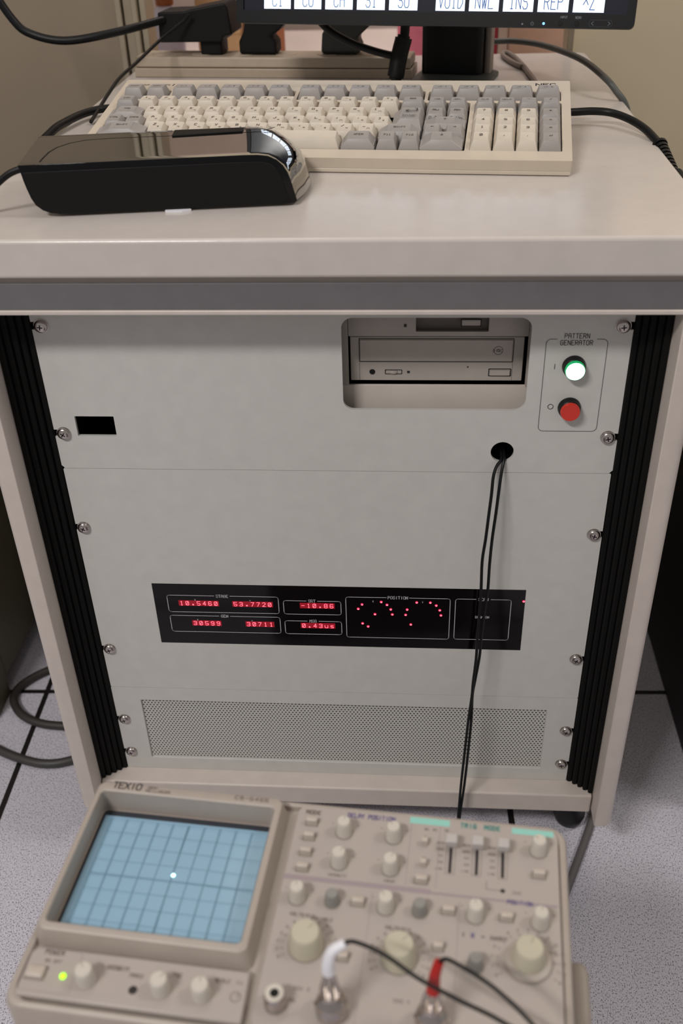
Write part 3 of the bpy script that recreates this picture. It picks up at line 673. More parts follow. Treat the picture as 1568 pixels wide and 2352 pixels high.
for x, t in zip(bx, ('C1', 'C0', 'CA', 'S1', 'S0', 'VOID', 'NWL', 'INS', 'REP', '^Z')):
    b.face([b.v(T(*p)) for p in ((x, 14), (x+29.5, 14), (x+29.5, 34), (x, 34))], M_SCRW)
    gh = 13.0; gw = 4.6; adv = 6.5; ox = x + 15 - (len(t)*adv-1.9)/2
    for ch in t:
        gl = {'0': GL['O'], 'I': ['20 26', '16 36', '10 30'], '^': ['02 24 42']}.get(ch) or GL[ch]
        for st in gl: b.strip([(ox+int(c[0])/4*gw, 16.4+int(c[1])/6*gh) for c in st.split()], 0.75, M_SCRT, T2)
        ox += adv
b.build('screen_buttons', mon, smooth=0, label='row of lit white soft keys with blue letters')
M_BEZT = mat('bezel_print', (120, 122, 128), 0.6, var=0)
b = MB(1, MM); T = lambda x, y: (x, y, 0.15)
b.text('INPUT', 342.0, 8.6, 2.0, M_BEZT, T, aspect=0.5, gap=0.25, lw=0.16); b.text('MENU', 356.0, 8.4, 2.0, M_BEZT, T, aspect=0.5, gap=0.25, lw=0.16)
b.strip([(370.8, 6.1), (368.8, 4.5), (370.8, 2.9)], 0.35, M_BEZT, T); b.strip([(384.5, 6.1), (386.5, 4.5), (384.5, 2.9)], 0.35, M_BEZT, T)
b.strip(rrect(366.5, 1.6, 388.5, 7.4, 2.8, 5), 0.25, mat('bezel_groove', (58, 58, 62), 0.4, var=0), T, closed=True)
b.strip([(312.2+1.5*math.sin(a/10*2*PI), 3.6+1.5*math.cos(a/10*2*PI)) for a in range(1, 10)], 0.3, M_BEZT, T); b.strip([(312.2, 3.6), (312.2, 5.6)], 0.3, M_BEZT, T)
b.build('bezel_lettering', mon, smooth=0)
b = MB(1, MM); b.lathe([(1.2, 0), (1.0, 0.3)], M_LEDB, (323.2, 3.8, 0), 16); b.build('power_led', mon, label='lit blue power lamp')
for x, y, r in ((302.5, 3.1, 0.9), (339.2, 4.0, 2.3), (355.2, 3.9, 2.3)):
    b = MB(1, MM); b.lathe([(r, 0), (r*0.92, 0.35)], M_MATTE if r > 1 else M_BEZT, (x, y, 0), 20); b.build('bezel_button', mon)
ca = MB(1, Matrix.Translation((0, 0, 0)) @ Matrix.Rotation(ya, 4, 'Z'))
ca.prism(rrect(-0.0375, -0.0180, 0.0345, 0.0180, 0.008, 4), 0.0052, 0.36, 'z', M_BLACK); ca.build('stand_column', mon, bevel=0.001)
cb = MB(1, Matrix.Rotation(ya, 4, 'Z')); cb.prism(rrect(0.0350, -0.006, 0.0425, 0.016, 0.002, 2), 0.0052, 0.30, 'z', M_CABL); cb.build('stand_slide', mon, label='grey slide strip beside the black column')
cc = MB(1, Matrix.Rotation(ya, 4, 'Z')); cc.prism(rrect(-0.042, -0.14, 0.050, 0.020, 0.01, 4), 0.0, 0.0050, 'z', M_PLUGG); cc.build('stand_base', mon, bevel=0.0015)

# ------------------------------------------------------------------ black glossy unit on the worktop
rt = empty('network_device', 'glossy black curved electronic device on the worktop left of the keyboard', 'device', (-0.207, 0.012, TOP), (0, 0, math.radians(7.6)))
def prof(bulge=0.0, ins=0.0):
    # outline seen from the front, (x, z) in mm
    P = [(-21.3, 40), (-20, 34), (-19.1, 28), (-18, 22.6), (-16.2, 15.5), (-13.6, 9.8), (-9, 5.7), (-3.8, 3.5), (4, 2.2), (14, 2)]
    P += [(60, 2), (120, 2), (178, 2), (184+bulge*.4, 2.2)]
    P += [(186.3+bulge, 4), (184+bulge, 12.4), (182.2+bulge, 19.7), (180.2+bulge*.9, 25.6), (177+bulge*.75, 31), (172.2+bulge*.55, 35.6), (166+bulge*.35, 38.5), (158+bulge*.2, 39.7), (149, 40), (100, 40), (40, 40)]
    if ins:
        cx, cz = 84, 21
        P = [(cx+(x-cx)*(1-ins/100), cz+(z-cz)*(1-ins/21)) for x, z in P]
    return P
b = MB(0.001)
rings = []
for y, bl, ins in ((-0.5, 0, 0.8), (0.5, 0, 0), (8, 3, 0), (22, 8, 0), (45, 13, 0), (65, 13, 0), (78, 9, 0), (88, 3, 0), (92, 0, 1.5)):
    rings.append([(x, y, z) for x, z in prof(bl, ins)])
b.loft(rings, M_GLOSS); b.build('body', rt, smooth=50, label='mirror glossy black shell')
b = MB(0.001)
b.prism(prof(), -1.3, -0.45, 'y', M_GLOSSD); b.build('front_frame', rt, bevel=0.0004, label='glossy black front rim')
b = MB(0.001)
inner = [(-18.6, 34.8), (-17.2, 27), (-15.6, 20), (-13.6, 14.2), (-10.8, 9.6), (-6.6, 6.4), (-1.5, 4.4), (6, 3.2), (16, 2.9), (100, 2.8), (181, 2.8), (180, 6), (176.9, 16.6), (174.7, 23.4), (171.5, 29.3), (167.5, 32.8), (161, 34.8), (141, 35.2), (70, 35)]
b.prism(inner, -2.2, -1.0, 'y', M_MATTE); b.build('front_panel', rt, bevel=0.0004, label='matte black front panel')
b = MB(0.001)
arc = [(-6, 6), (-5.6, 16), (-4, 34), (0, 48), (8, 60), (20, 68), (40, 70), (90, 69.2), (150, 69.5), (163, 72), (172, 82)]
for (x0, y0), (x1, y1) in zip(arc, arc[1:]): pass
b.strip(arc, 1.5, M_MATTE, lambda x, y: (x, y, 40.06)); b.build('lid_seam', rt, smooth=0)
b = MB(0.001); b.prism([(89, 66), (146, 70), (147, 82), (90, 84)], 39.9, 41.2, 'z', M_MATTE); b.build('rubber_pad', rt, bevel=0.0004, label='black rubber pad near the rear edge')
b = MB(0.001); b.prism([(84, -3.5), (97, -5.5), (104, -2), (100, 4), (84, 4)], 0.1, 1.7, 'z', M_WHB); b.build('white_tab', rt, label='small white tab under the front edge')
for x in (12, 88, 165):
    for y in (10, 78):
        if x == 88 and y == 78: continue
        b = MB(0.001); b.lathe([(4, 0), (4, 2.0)], M_WHB if x == 88 else M_MATTE, (x, y, 0.02), 14); b.build('rubber_foot', rt)
b = MB(); b.tube([(-0.2195, 0.020, 0.7405), (-0.229, 0.020, 0.7395), (-0.240, 0.019, 0.7360), (-0.252, 0.017, 0.728), (-0.268, 0.013, 0.716), (-0.288, 0.005, 0.712), (-0.298, -0.003, 0.69), (-0.302, -0.008, 0.62), (-0.306, 0.05, 0.40), (-0.308, 0.15, 0.15), (-0.310, 0.25, 0.02), (-0.305, 0.30, 0.016)], 0.0026, M_BLACK)
tag(b.build('device_cable'), 'short black cable leaving the left end of the glossy black device', 'cable')

# ------------------------------------------------------------------ power strip and plugs
ps = empty('power_strip', 'long beige power strip lying at the back of the worktop', 'power strip', (-0.275, 0.556, TOP), (0, 0, math.radians(-6.8)))
b = MB(0.001)
b.prism([(0, 0), (52, 0), (52, 10.6), (0, 10.6)], 0, 342, 'x', M_STRIP); b.build('strip_base', ps, bevel=0.0012)
b = MB(0.001); b.prism([(1.0, 11.2), (51, 11.2), (48, 23), (3.0, 23)], 1.5, 340, 'x', M_STRIP); b.build('strip_cover', ps, bevel=0.002, seg=3)
for i in range(6):
    x = 30 + i*52
    b = MB(0.001)
    for dx in (-6, 6): b.box(x+dx-1, x+dx+1, 22, 30, 23.0, 23.25, M_VOID)
    b.lathe([(14, 0), (13.5, 0.6)], M_STRIP, (x, 26, 23), 24); b.build('socket', ps)
def plug(name, label, cat, loc, parts, rz=math.radians(-6.8)):
    e = empty(name, label, cat, loc, (0, 0, rz))
    for nm, fn, bv in parts:
        b = MB(0.001); fn(b); b.build(nm, e, bevel=bv, seg=3)
    return e
def ad_body(b):
    b.prism([(-50, 14), (-49, 47), (-15, 48), (-8, 50), (34, 57), (38, 52), (41, 23), (30, 21), (28, 15)], -22, 26, 'y', M_MATTE)
    for k in range(5): b.strip([(-30+k*4, 31+k*2.4), (-27+k*4, 34+k*2.4)], 0.6, M_PLUGG, lambda x, y: (x, -22.15, y-0.0))
def ad_stem(b): b.prism(rrect(-2, -15, 25, 15, 3, 3), 0.3, 15.5, 'z', M_MATTE)
plug('power_adapter', 'boxy black power adapter plugged into the left end of the power strip', 'adapter', (-0.188, 0.575, TOP+0.0238), (('adapter_body', ad_body, 0.002), ('plug_stem', ad_stem, 0.001)))
def p2(b):
    b.prism([(-24, 0.3), (22, 0.3), (22, 14), (16, 20), (26, 26), (34, 34), (30, 38), (-14, 38), (-18, 24), (-24, 14)], -14, 14, 'y', M_MATTE)
plug('power_plug', 'black angled plug in the power strip right of the boxy adapter', 'plug', (-0.118, 0.566, TOP+0.0238), (('plug_body', p2, 0.003),))
def p3(b):
    b.prism([(-24, 0.3), (23, 0.3), (24, 10), (20, 18), (30, 26), (46, 40), (-10, 40), (-22, 22)], -14, 14, 'y', M_PLUGG)
plug('power_plug', 'dark grey plug in the power strip left of the hanging ferrite cable', 'plug', (-0.019, 0.556, TOP+0.0238), (('plug_body', p3, 0.004),))

b = MB(); b.tube([(-0.42, 0.50, 0.86), (-0.412, 0.50, 0.815), (-0.394, 0.50, 0.779), (-0.376, 0.50, 0.764), (-0.337, 0.50, 0.756), (-0.284, 0.515, 0.761), (-0.232, 0.560, 0.768)], 0.0046, M_BLACK, 14)
tag(b.build('supply_cable'), 'thick black cord sagging from the upper left to the boxy adapter', 'cable')
b = MB(); b.tube([(-0.198, 0.5450, 0.775), (-0.207, 0.544, 0.767), (-0.224, 0.534, 0.756), (-0.234, 0.52, 0.749), (-0.246, 0.46, 0.738), (-0.256, 0.42, 0.730), (-0.260, 0.385, 0.722), (-0.262, 0.35, 0.7145), (-0.262, 0.31, 0.7082)], 0.0019, M_BLACK, 10)
tag(b.build('thin_power_cable'), 'thin black cable running down from the boxy adapter along the left worktop edge', 'cable')
b = MB(); b.tube([(-0.228, 0.345, 0.712), (-0.245, 0.352, 0.7125), (-0.262, 0.347, 0.7125), (-0.274, 0.328, 0.7125), (-0.282, 0.297, 0.7122), (-0.288, 0.262, 0.710), (-0.297, 0.235, 0.695), (-0.302, 0.23, 0.64), (-0.304, 0.26, 0.35), (-0.306, 0.30, 0.08), (-0.306, 0.32, 0.018)], 0.0040, M_BLACK, 12)
tag(b.build('thick_cable'), 'short thick black cable curving over the left worktop edge beside the keyboard', 'cable')
b = MB(); b.tube([(0.130, 0.590, 0.736), (0.158, 0.580, 0.7341), (0.186, 0.574, 0.7348), (0.218, 0.538, 0.7350), (0.249, 0.460, 0.7335), (0.268, 0.4002, 0.7245), (0.279, 0.3870, 0.7135), (0.2885, 0.3845, 0.7020), (0.2925, 0.384, 0.685), (0.294, 0.384, 0.62), (0.297, 0.40, 0.30), (0.300, 0.43, 0.02), (0.305, 0.50, 0.005)], 0.0034, M_CABG, 12)
tag(b.build('monitor_cable'), 'grey cable from behind the monitor column arching over the right worktop edge', 'cable')
b = MB(); b.tube([(0.196, 0.560, 0.7085), (0.185, 0.600, 0.7085), (0.179, 0.640, 0.7085), (0.183, 0.658, 0.7088), (0.190, 0.640, 0.7085), (0.196, 0.590, 0.7085), (0.202, 0.50, 0.7085), (0.206, 0.40, 0.7085)], 0.0030, M_CABL, 10)
tag(b.build('looped_cable'), 'light grey cable bent in a narrow loop on the worktop right of the monitor column', 'cable')
b = MB(); b.tube([(-0.065, 0.47, 0.86), (-0.05, 0.455, 0.80), (-0.031, 0.45, 0.773), (-0.005, 0.45, 0.757), (0.023, 0.45, 0.747), (0.048, 0.449, 0.741)], 0.0040, M_BLACK, 12)
tag(b.build('sagging_cable'), 'black cable sagging under the monitor towards the ferrite lump', 'cable')
fc = empty('ferrite_cable', 'black cable with a ferrite lump hanging left of the monitor column', 'cable', (0.047, 0.44, TOP))
b = MB(1, Matrix.Translation((-0.047, -0.44, -TOP))); b.tube([(0.062, 0.46, 0.86), (0.058, 0.452, 0.80), (0.0565, 0.45, 0.766), (0.055, 0.448, 0.755)], 0.0050, M_BLACK, 12); b.tube([(0.048, 0.443, 0.728), (0.045, 0.440, 0.716), (0.044, 0.435, 0.7095), (0.05, 0.40, 0.7092)], 0.0038, M_BLACK, 12); b.build('cord', fc)
b = MB(1, Matrix.Translation((-0.047, -0.44, -TOP)))
b.tube([(0.0552, 0.4485, 0.7600), (0.0545, 0.448, 0.7565), (0.052, 0.4465, 0.748), (0.0490, 0.4445, 0.735), (0.0475, 0.4430, 0.7260), (0.0465, 0.4425, 0.7215)], 0.0092, M_BLACK, 16, 5); b.tube([(0.0556, 0.4487, 0.7625), (0.0460, 0.4423, 0.7185)], 0.0068, M_BLACK, 16)
b.build('ferrite', fc, smooth=50)

kc = empty('keyboard_cable', 'black cable with ribbed connector curving over the right worktop edge', 'cable', (0.29, 0.2, TOP))
KT = Matrix.Translation((-0.29, -0.2, -TOP))
b = MB(1, KT); b.tube([(0.190, 0.262, 0.722), (0.205, 0.272, 0.7195), (0.220, 0.276, 0.7185), (0.238, 0.2785, 0.7185), (0.255, 0.275, 0.7175), (0.270, 0.258, 0.7150), (0.281, 0.235, 0.7110), (0.2885, 0.208, 0.7050)], 0.0036, M_BLACK, 12); b.build('cord', kc)
b = MB(1, KT)
pA, pB = Vector((0.2885, 0.208, 0.7050)), Vector((0.2950, 0.168, 0.6880))
for k in range(9):
    q0 = pA.lerp(pB, k/9); q1 = pA.lerp(pB, (k+0.62)/9)
    b.tube([q0, q1], 0.0062 if k else 0.0068, M_BLACK, 14)
b.tube([pA, pB], 0.0048, M_BLACK, 12); b.build('strain_relief', kc)
b = MB(1, KT); pC = Vector((0.2995, 0.138, 0.672)); pD = Vector((0.302, 0.118, 0.660))
b.tube([pB, pB.lerp(pC, .3), pC], 0.0086, M_MATTE, 16, 4); b.tube([pB.lerp(pC, .15), pB.lerp(pC, .35)], 0.0100, M_MATTE, 16); b.tube([pC, pD], 0.0072, M_MATTE, 16)
b.tube([pD, (0.303, 0.10, 0.645), (0.304, 0.07, 0.60), (0.306, 0.08, 0.40), (0.310, 0.12, 0.15), (0.316, 0.16, 0.02), (0.330, 0.22, 0.0045), (0.340, 0.35, 0.0045)], 0.0036, M_BLACK, 12); b.build('connector', kc, bevel=0)

# ------------------------------------------------------------------ oscilloscope, lying face up
sc = empty('oscilloscope', 'beige oscilloscope standing face up with blue screen and many knobs', 'oscilloscope',
           (-0.06955, -0.38173, 0.43712), (math.radians(-0.3177), math.radians(-0.2312), math.radians(-4.8955)))
b = MB(0.001)
b.loft([[(x, y, z) for x, y in rrect(-65.5+i, -88+i, 229.5-i, 62-i, 10, 6)] for z, i in ((-34, 0), (3, 0), (6.2, 1.2), (7.0, 3.0), (6.4, 4.6), (2.4, 5.2))], M_SC, cap1=False)
b.plate([[(x/1000, y/1000) for x, y in rrect(-61.0, -83.6, 225.0, 57.6, 7.0, 6)], [(x/1000, y/1000) for x, y in rrect(-59.5, -47.5, 57.5, 54.5, 4, 4)]], 0.002, M_SC, Matrix.Scale(1000, 4) @ Matrix.Translation((0, 0, 0.0018)))
b.build('front_frame', sc, smooth=30)
b = MB(0.001); b.prism(rrect(-62, -84, 226, 58, 8, 4), -434, -34.5, 'z', M_SCBODY); b.build('case', sc, bevel=0.001)
# CRT bezel
b = MB(0.001)
def rr(z, x0, y0, x1, y1, r): return [(x, y, z) for x, y in rrect(x0, y0, x1, y1, r, 5)]
b.loft([rr(2.2, -62.5, -51.5, 61.5, 57.4, 6), rr(6.8, -61.9, -50.3, 60.0, 56.8, 6), rr(12.0, -60.8, -49.0, 58.8, 55.8, 5.5), rr(15.2, -59.8, -48.0, 57.8, 55.0, 5), rr(16.0, -58.6, -46.8, 56.6, 53.8, 4.5),
        rr(16.0, -57.3, -44.0, 54.6, 48.8, 3.5), rr(15.2, -56.6, -43.2, 53.8, 48.0, 3), rr(-2.0, -57.8, -41.5, 51.8, 47.6, 3), rr(-2.0, -57.2, -41.0, 51.2, 47.0, 3)], M_SC, cap0=False, cap1=False)
b.build('screen_bezel', sc, smooth=35)
b = MB(0.001); b.box(-57.6, 51.6, -41.4, 47.4, -3.0, -2.05, M_CRTB)
b.build('screen_surround', sc)
b = MB(0.001)
n = 12; R = []
x0, x1, y0, y1 = -54.8, 51.3, -41.2, 42.4
for j in range(n+1):
    row = []
    for i in range(n+1):
        u, v = i/n*2-1, j/n*2-1
        row.append(b.v((x0+(x1-x0)*i/n, y0+(y1-y0)*j/n, -1.2 + 1.0*(1-u*u)*(1-v*v))))
    R.append(row)
for j in range(n):
    for i in range(n): b.face([R[j][i], R[j][i+1], R[j+1][i+1], R[j+1][i]], M_CRT)
b.build('screen_glass', sc)
b = MB(0.001); T = lambda x, y: (x, y, 0.02)
for i in range(-5, 6): b.strip([(i*10, -40), (i*10, 40)], 0.45 if i else 0.55, M_GRAT if i else M_GRATD, T)
for j in range(-4, 5): b.strip([(-50, j*10), (50, j*10)], 0.26 if j else 0.42, M_GRAT, T)
for k in range(-24, 25): b.strip([(k*2, -0.9), (k*2, 0.9)], 0.22, M_GRATD, T)
b.build('graticule', sc, smooth=0)
b = MB(0.001); b.lathe([(1.0, 0), (0.7, 0.15)], M_BEAM, (0.6, 4.2, 0.1), 20); b.build('beam_spot', sc, label='bright cyan beam spot on the screen')
b = MB(0.001); T = lambda x, y: (x, y, 16.12)
b.text('TEXIO', -41.4, 50.3, 4.6, M_INK, T, aspect=0.66, gap=0.16, lw=0.17); b.build('brand_lettering', sc, smooth=0); b = MB(0.001)
b.text('40MHz', -24.5, 52.2, 1.7, M_SILK, T, lw=0.2); b.text('OSCILLOSCOPE', -21.0, 49.8, 1.7, M_SILK, T, lw=0.2, aspect=0.55, gap=0.25); b.build('subtitle_lettering', sc, smooth=0); b = MB(0.001)
b.text('CS-5455', 38.5, 51.0, 2.5, M_SILK, T, aspect=0.8, gap=0.45, lw=0.22); b.build('model_lettering', sc, smooth=0)
# right-hand and lower control panels
b = MB(0.001); b.prism(rrect(67.0, -83.0, 224.0, 57.2, 5.5, 4), 2.5, 8.6, 'z', M_SCP); b.build('control_panel', sc, bevel=0.0005, seg=1)
b = MB(0.001); b.prism([(-56.5, -53.5), (61.5, -53.5), (62.5, -81.5), (-59.5, -81.5), (-60.0, -57.5)], 2.5, 8.2, 'z', M_SCP); b.build('power_panel', sc, bevel=0.0012, seg=2)
PZ = 8.6
b = MB(0.001); T = lambda x, y: (x, y, PZ+0.05); T1 = lambda x, y: (x, y, PZ+0.08)
def bar(x0, x1, y, h, m, TT=T): b.strip([(x0+h*.35, y), (x1-h*.35, y)], h, m, TT)
bar(67.5, 152, 6.1, 3.2, M_MAUVE); bar(152, 222.5, 5.6, 1.6, M_MAUVE)
bar(136, 160, 54.6, 4.6, M_CYAN); bar(197, 221.5, 54.2, 4.2, M_CYAN)
b.text('TRIG', 171.2, 52.9, 3.0, M_TEAL, T1, lw=0.26, aspect=0.5); b.text('MODE', 185.4, 52.9, 3.0, M_TEAL, T1, lw=0.26, aspect=0.5)
b.text('DELAY POSITION', 112.5, 52.0, 3.0, M_PURP, T1, lw=0.22, aspect=0.48, gap=0.22)
b.text('MODE', 76.8, 51.5, 2.6, M_SILK, T1, lw=0.3, aspect=0.6)
b.text('POSITION', 201.8, 4.2, 2.4, M_PURP, T1, lw=0.24, aspect=0.5, gap=0.25)
for x in (137.3, 154.5): b.strip([(x, 52), (x, 9)], 0.35, M_MAUVE, T)
b.strip([(119.5, 2), (119.5, -84)], 0.35, M_MAUVE, T); b.strip([(168.5, 2), (168.5, -60)], 0.35, M_MAUVE, T)
b.strip([(183, 17), (183, 12), (190.5, 12)], 0.4, M_SILK, T); b.text('GND', 200, 10.6, 1.8, M_SILK, T1)
b.text('VARIABLE', 93.5, -19.5, 1.9, M_SILK, T1, lw=0.25, aspect=0.5); b.text('VOLTS/DIV', 82.5, -18.3, 1.9, M_SILK, T1, lw=0.25, aspect=0.5)
b.text('VOLTS/DIV', 136, -19.8, 1.9, M_SILK, T1, lw=0.25, aspect=0.5)
b.text('I', 171.5, -19, 2.2, M_INK, T1, lw=0.25); b.text('X', 176.5, -19, 2.4, M_PURP, T1, lw=0.35); b.text('-', 182, -19, 2.2, M_INK, T1, lw=0.3); b.text('SWEEP', 190.5, -19, 2.0, M_SILK, T1, lw=0.25, aspect=0.6)
b.text('TIME/DIV', 221.0, -23.5, 1.7, M_SILK, T1, align='r', lw=0.25, aspect=0.5); b.text('PULL', 221.0, -29.0, 1.7, M_SILK, T1, align='r', lw=0.25, aspect=0.5)
for x, y in ((151.5, 48.2), (158.6, 48.5), (146.5, 48.0)): b.text('AC', x, y, 1.5, M_SILK, T1, lw=0.22)
for sx0 in (161.8, 177.0, 191.9):
    for k in range(5): b.text(('AUTO', 'NORM', 'CH1', 'CH2', 'LINE')[k], sx0-4.4, 39.6-k*4.5, 1.3, M_SILK, T1, align='r', lw=0.2, aspect=0.5)
for cx, cy, r in ((88, -35.4, 12.6), (138.3, -36, 12.6), (206, -29.5, 15.5)):
    for k in range(15):
        a = math.radians(210 - k*17.2); b.strip([(cx+r*math.cos(a), cy+r*math.sin(a)), (cx+(r+1.6)*math.cos(a), cy+(r+1.6)*math.sin(a))], 0.45, M_SILK, T)
        b.text(str((k*2) % 10), cx+(r+3.4)*math.cos(a), cy+(r+3.4)*math.sin(a)-0.7, 1.3, M_SILK, T1, lw=0.22)
for cx, cy in ((97.5, 40.4), (127.3, 40.4), (97.7, 18.6), (127.8, 18.2), (77.9, -7), (128, -7), (177.5, -6), (212.7, -6), (212.4, 41.3)):
    for s in (-1, 1): b.text('-' if s < 0 else '+', cx+s*7.6, cy+5.0, 1.6, M_SILK, T1, lw=0.26)
b.text('INTENSITY', 97.7, 9.5, 1.5, M_SILK, T1, lw=0.22, aspect=0.5); b.text('FOCUS', 128, 9.5, 1.5, M_SILK, T1, lw=0.22, aspect=0.5)
b.text('CH1 X', 90, -60.5, 1.8, M_SILK, T1, lw=0.22); b.text('CH2 Y', 142, -60.5, 1.8, M_SILK, T1, lw=0.22); b.text('CAL', 86, -67, 1.6, M_SILK, T1, lw=0.22)
b.build('panel_print', sc, smooth=0)
b = MB(0.001); T = lambda x, y: (x, y, 8.26)
b.text('POWER', -46.5, -57.8, 2.4, M_SILK, T, lw=0.28, aspect=0.6); b.text('ON OFF', -45.5, -62.4, 1.7, M_SILK, T, lw=0.22, aspect=0.6)
b.text('INTENSITY', -9.5, -62.0, 2.2, M_SILK, T, lw=0.26, aspect=0.45, gap=0.2); b.text('-', -29, -61.5, 1.8, M_SILK, T, lw=0.3)
b.text('TRACE', 1.6, -64.8, 2.0, M_SILK, T, lw=0.24, aspect=0.5); b.text('FOC', 23.5, -61.5, 2.0, M_SILK, T, lw=0.24, aspect=0.5); b.text('SCALE', 48, -61.5, 2.0, M_SILK, T, lw=0.24, aspect=0.5)
b.text('ILL', 57, -61.0, 1.5, M_SILK, T, lw=0.22); b.strip(circ(56.6, -68.2, 2.6, 16), 0.5, M_SILK, T, closed=True); b.strip([(56.6, -68.2), (58.4, -66.4)], 0.5, M_SILK, T)
b.strip(rrect(-59.2, -78.6, -30.8, -55, 2, 3), 0.3, M_MAUVE, T, closed=True)
b.build('power_print', sc, smooth=0)
def knob(x, y, z0, rb, rt, h, m, ring=True, side=None):
    b = MB(0.001)
    if ring: b.lathe([(rb+0.6, 0), (rb+0.5, 0.5)], M_KSIDE, (x, y, z0), 28)
    b.lathe([(rb, 0.3), (rb*0.985, 2.2), (rt*1.06+0.3, h-2.0), (rt+0.25, h-0.7), (rt-0.2, h)], m, (x, y, z0), 32)
    a = math.radians(random.uniform(40, 140))
    b.strip([(x+rt*0.35*math.cos(a), y+rt*0.35*math.sin(a)), (x+rt*0.85*math.cos(a), y+rt*0.85*math.sin(a))], 0.5, M_KSIDE, lambda u, v: (u, v, z0+h+0.04))
    return b.build('knob', sc, smooth=40)
for x, y in ((97.5, 40.4), (127.3, 40.4), (97.7, 18.6), (127.8, 18.2), (77.9, -7.0), (128.0, -7.0), (177.5, -6.0), (212.7, -6.0), (212.4, 41.3)): knob(x, y, PZ, 4.9, 3.7, 11.0, M_KNOB)
for x, y in ((97.8, -7.1), (146.9, -7.0), (178.5, -35.5)): knob(x, y, PZ, 4.3, 3.3, 8.6, M_KNOBG)
for x, y in ((88.0, -35.4), (138.3, -36.0)): knob(x, y, PZ, 9.6, 7.4, 13.5, M_KNOBW)
b = MB(0.001); b.lathe([(12.4, 0), (12.4, 2.4), (11.6, 3.0)], M_SC, (206, -29.6, PZ), 40); b.build('knob_skirt', sc, smooth=40)
knob(206, -29.6, PZ+2.9, 9.0, 7.0, 11.5, M_KNOBW, ring=False)
for x, y in ((-23.6, -69.9), (17.1, -69.9), (39.1, -69.9)): knob(x, y, 8.2, 5.2, 4.3, 11.0, M_KNOB, ring=False)
def btn(x, y, wx, wy, h, z0=PZ, m=M_BTN):
    b = MB(0.001); b.strip(rrect(x-wx/2-0.5, y-wy/2-0.5, x+wx/2+0.5, y+wy/2+0.5, 0.4, 1), 0.7, M_KSIDE, lambda u, v: (u, v, z0+0.06), closed=True)
    b.loft([[(px, py, z0+zz) for px, py in rrect(x-wx/2+i, y-wy/2+i, x+wx/2-i, y+wy/2-i, 0.5, 2)] for zz, i in ((0, 0), (h-0.4, 0.15), (h, 0.6))], m)
    return b.build('push_button', sc, smooth=40)
for y in (44.8, 34.1, 23.1, 12.2): btn(77.2, y, 6.6, 3.4, 4.6)
for x, y in ((146.1, 12.7), (112.2, -6.1), (212.5, 24.6), (162.7, -4.9), (194.5, -5.2)): btn(x, y, 7.0, 3.6, 4.6)
for x, y in ((108.6, -39.9), (158.5, -27.6)): btn(x, y, 5.6, 3.4, 4.6)
btn(-52.0, -69.2, 9.5, 6.5, 3.0, 8.2)
for x, y in ((146.1, 41.1), (146.4, 26.3)):
    b = MB(0.001); b.box(x-1.3, x+1.3, y-2.6, y+2.6, PZ, PZ+0.08, M_INK); b.box(x-1.6, x+1.6, y-4.6, y-1.2, PZ, PZ+4.6, M_BTN); b.build('slide_switch', sc, bevel=0.0003)
M_CLEAR = mat('slider_cap_grey', (178, 172, 170), 0.35, var=0.02)
for x, y0, y1 in ((161.8, 20.0, 41.6), (177.0, 20.5, 42.0), (191.9, 20.4, 42.1)):
    b = MB(0.001); b.box(x-0.9, x+0.9, y0, y1, PZ, PZ+0.09, M_INK); b.strip(rrect(x-2.6, y0-0.8, x+2.6, y1+0.8, 0.5, 1), 0.3, M_SILK, lambda u, v: (u, v, PZ+0.07), closed=True)
    o = b.build('lever_slot', sc)
    b = MB(0.001); b.box(x-3.4, x+3.4, y1-7.0, y1-0.5, PZ+4.0, PZ+9.0, M_CLEAR); b.box(x-0.7, x+0.7, y1-5, y1-1.5, PZ, PZ+4.2, M_CLEAR); b.build('lever_cap', o, bevel=0.0006)
b = MB(0.001); b.lathe([(1.4, 0), (1.2, 0.1)], M_INK, (192.2, 12.0, PZ), 14); b.build('trimmer_hole', sc)
b = MB(0.001); b.lathe([(2.4, 0), (2.2, 0.1)], M_INK, (2.4, -71.6, 8.2), 20); b.build('trimmer_hole', sc)
b = MB(0.001); b.lathe([(1.7, 0), (1.7, 0.8), (1.2, 1.5), (0.4, 1.8)], M_LEDG, (-37.0, -69.2, 8.2), 18); b.build('power_led', sc, label='lit yellow-green power lamp')
def bnc(x, y):
    b = MB(0.001); b.lathe([(6.8, 0), (6.8, 1.6), (5.6, 2.0), (4.9, 2.2), (4.9, 12.0), (4.2, 12.6), (3.5, 12.4), (3.5, 3)], M_CHROME, (x, y, PZ), 32)
    b.lathe([(3.4, 0), (3.4, 3.2)], M_WHB, (x, y, PZ), 20)
    for s in (-1, 1): b.lathe([(1.0, 4.2), (1.0, 6.4)], M_CHROME, (x, y, PZ+9), 10, 'x'); b.lathe([(1.0, -6.4), (1.0, -4.2)], M_CHROME, (x, y, PZ+9), 10, 'x')
    return b.build('bnc_socket', sc, smooth=35)
b = MB(0.001)
b.lathe([(6.0, 0), (6.0, 1.5), (5.6, 2.0), (5.6, 8.0), (4.9, 9.6)], M_CHROME, (78.2, -69.5, PZ), 32)
b.lathe([(4.9, 9.6), (4.8, 10.6), (2.4, 10.6), (2.2, 6.0)], M_KNOB, (78.2, -69.5, PZ), 32); b.lathe([(2.3, 10.3), (2.3, 10.62)], M_VOID, (78.2, -69.5, PZ), 20)
b.build('jack_socket', sc, smooth=35)
bnc(107.4, -70.0); bnc(157.9, -70.0)
b = MB(0.001)
b.prism([(229.6, -12), (238.5, -12), (240.5, -18), (240.5, -110), (229.6, -110)], -26, -12, 'z', M_SCBODY); b.build('carry_handle', sc, bevel=0.003, seg=3)
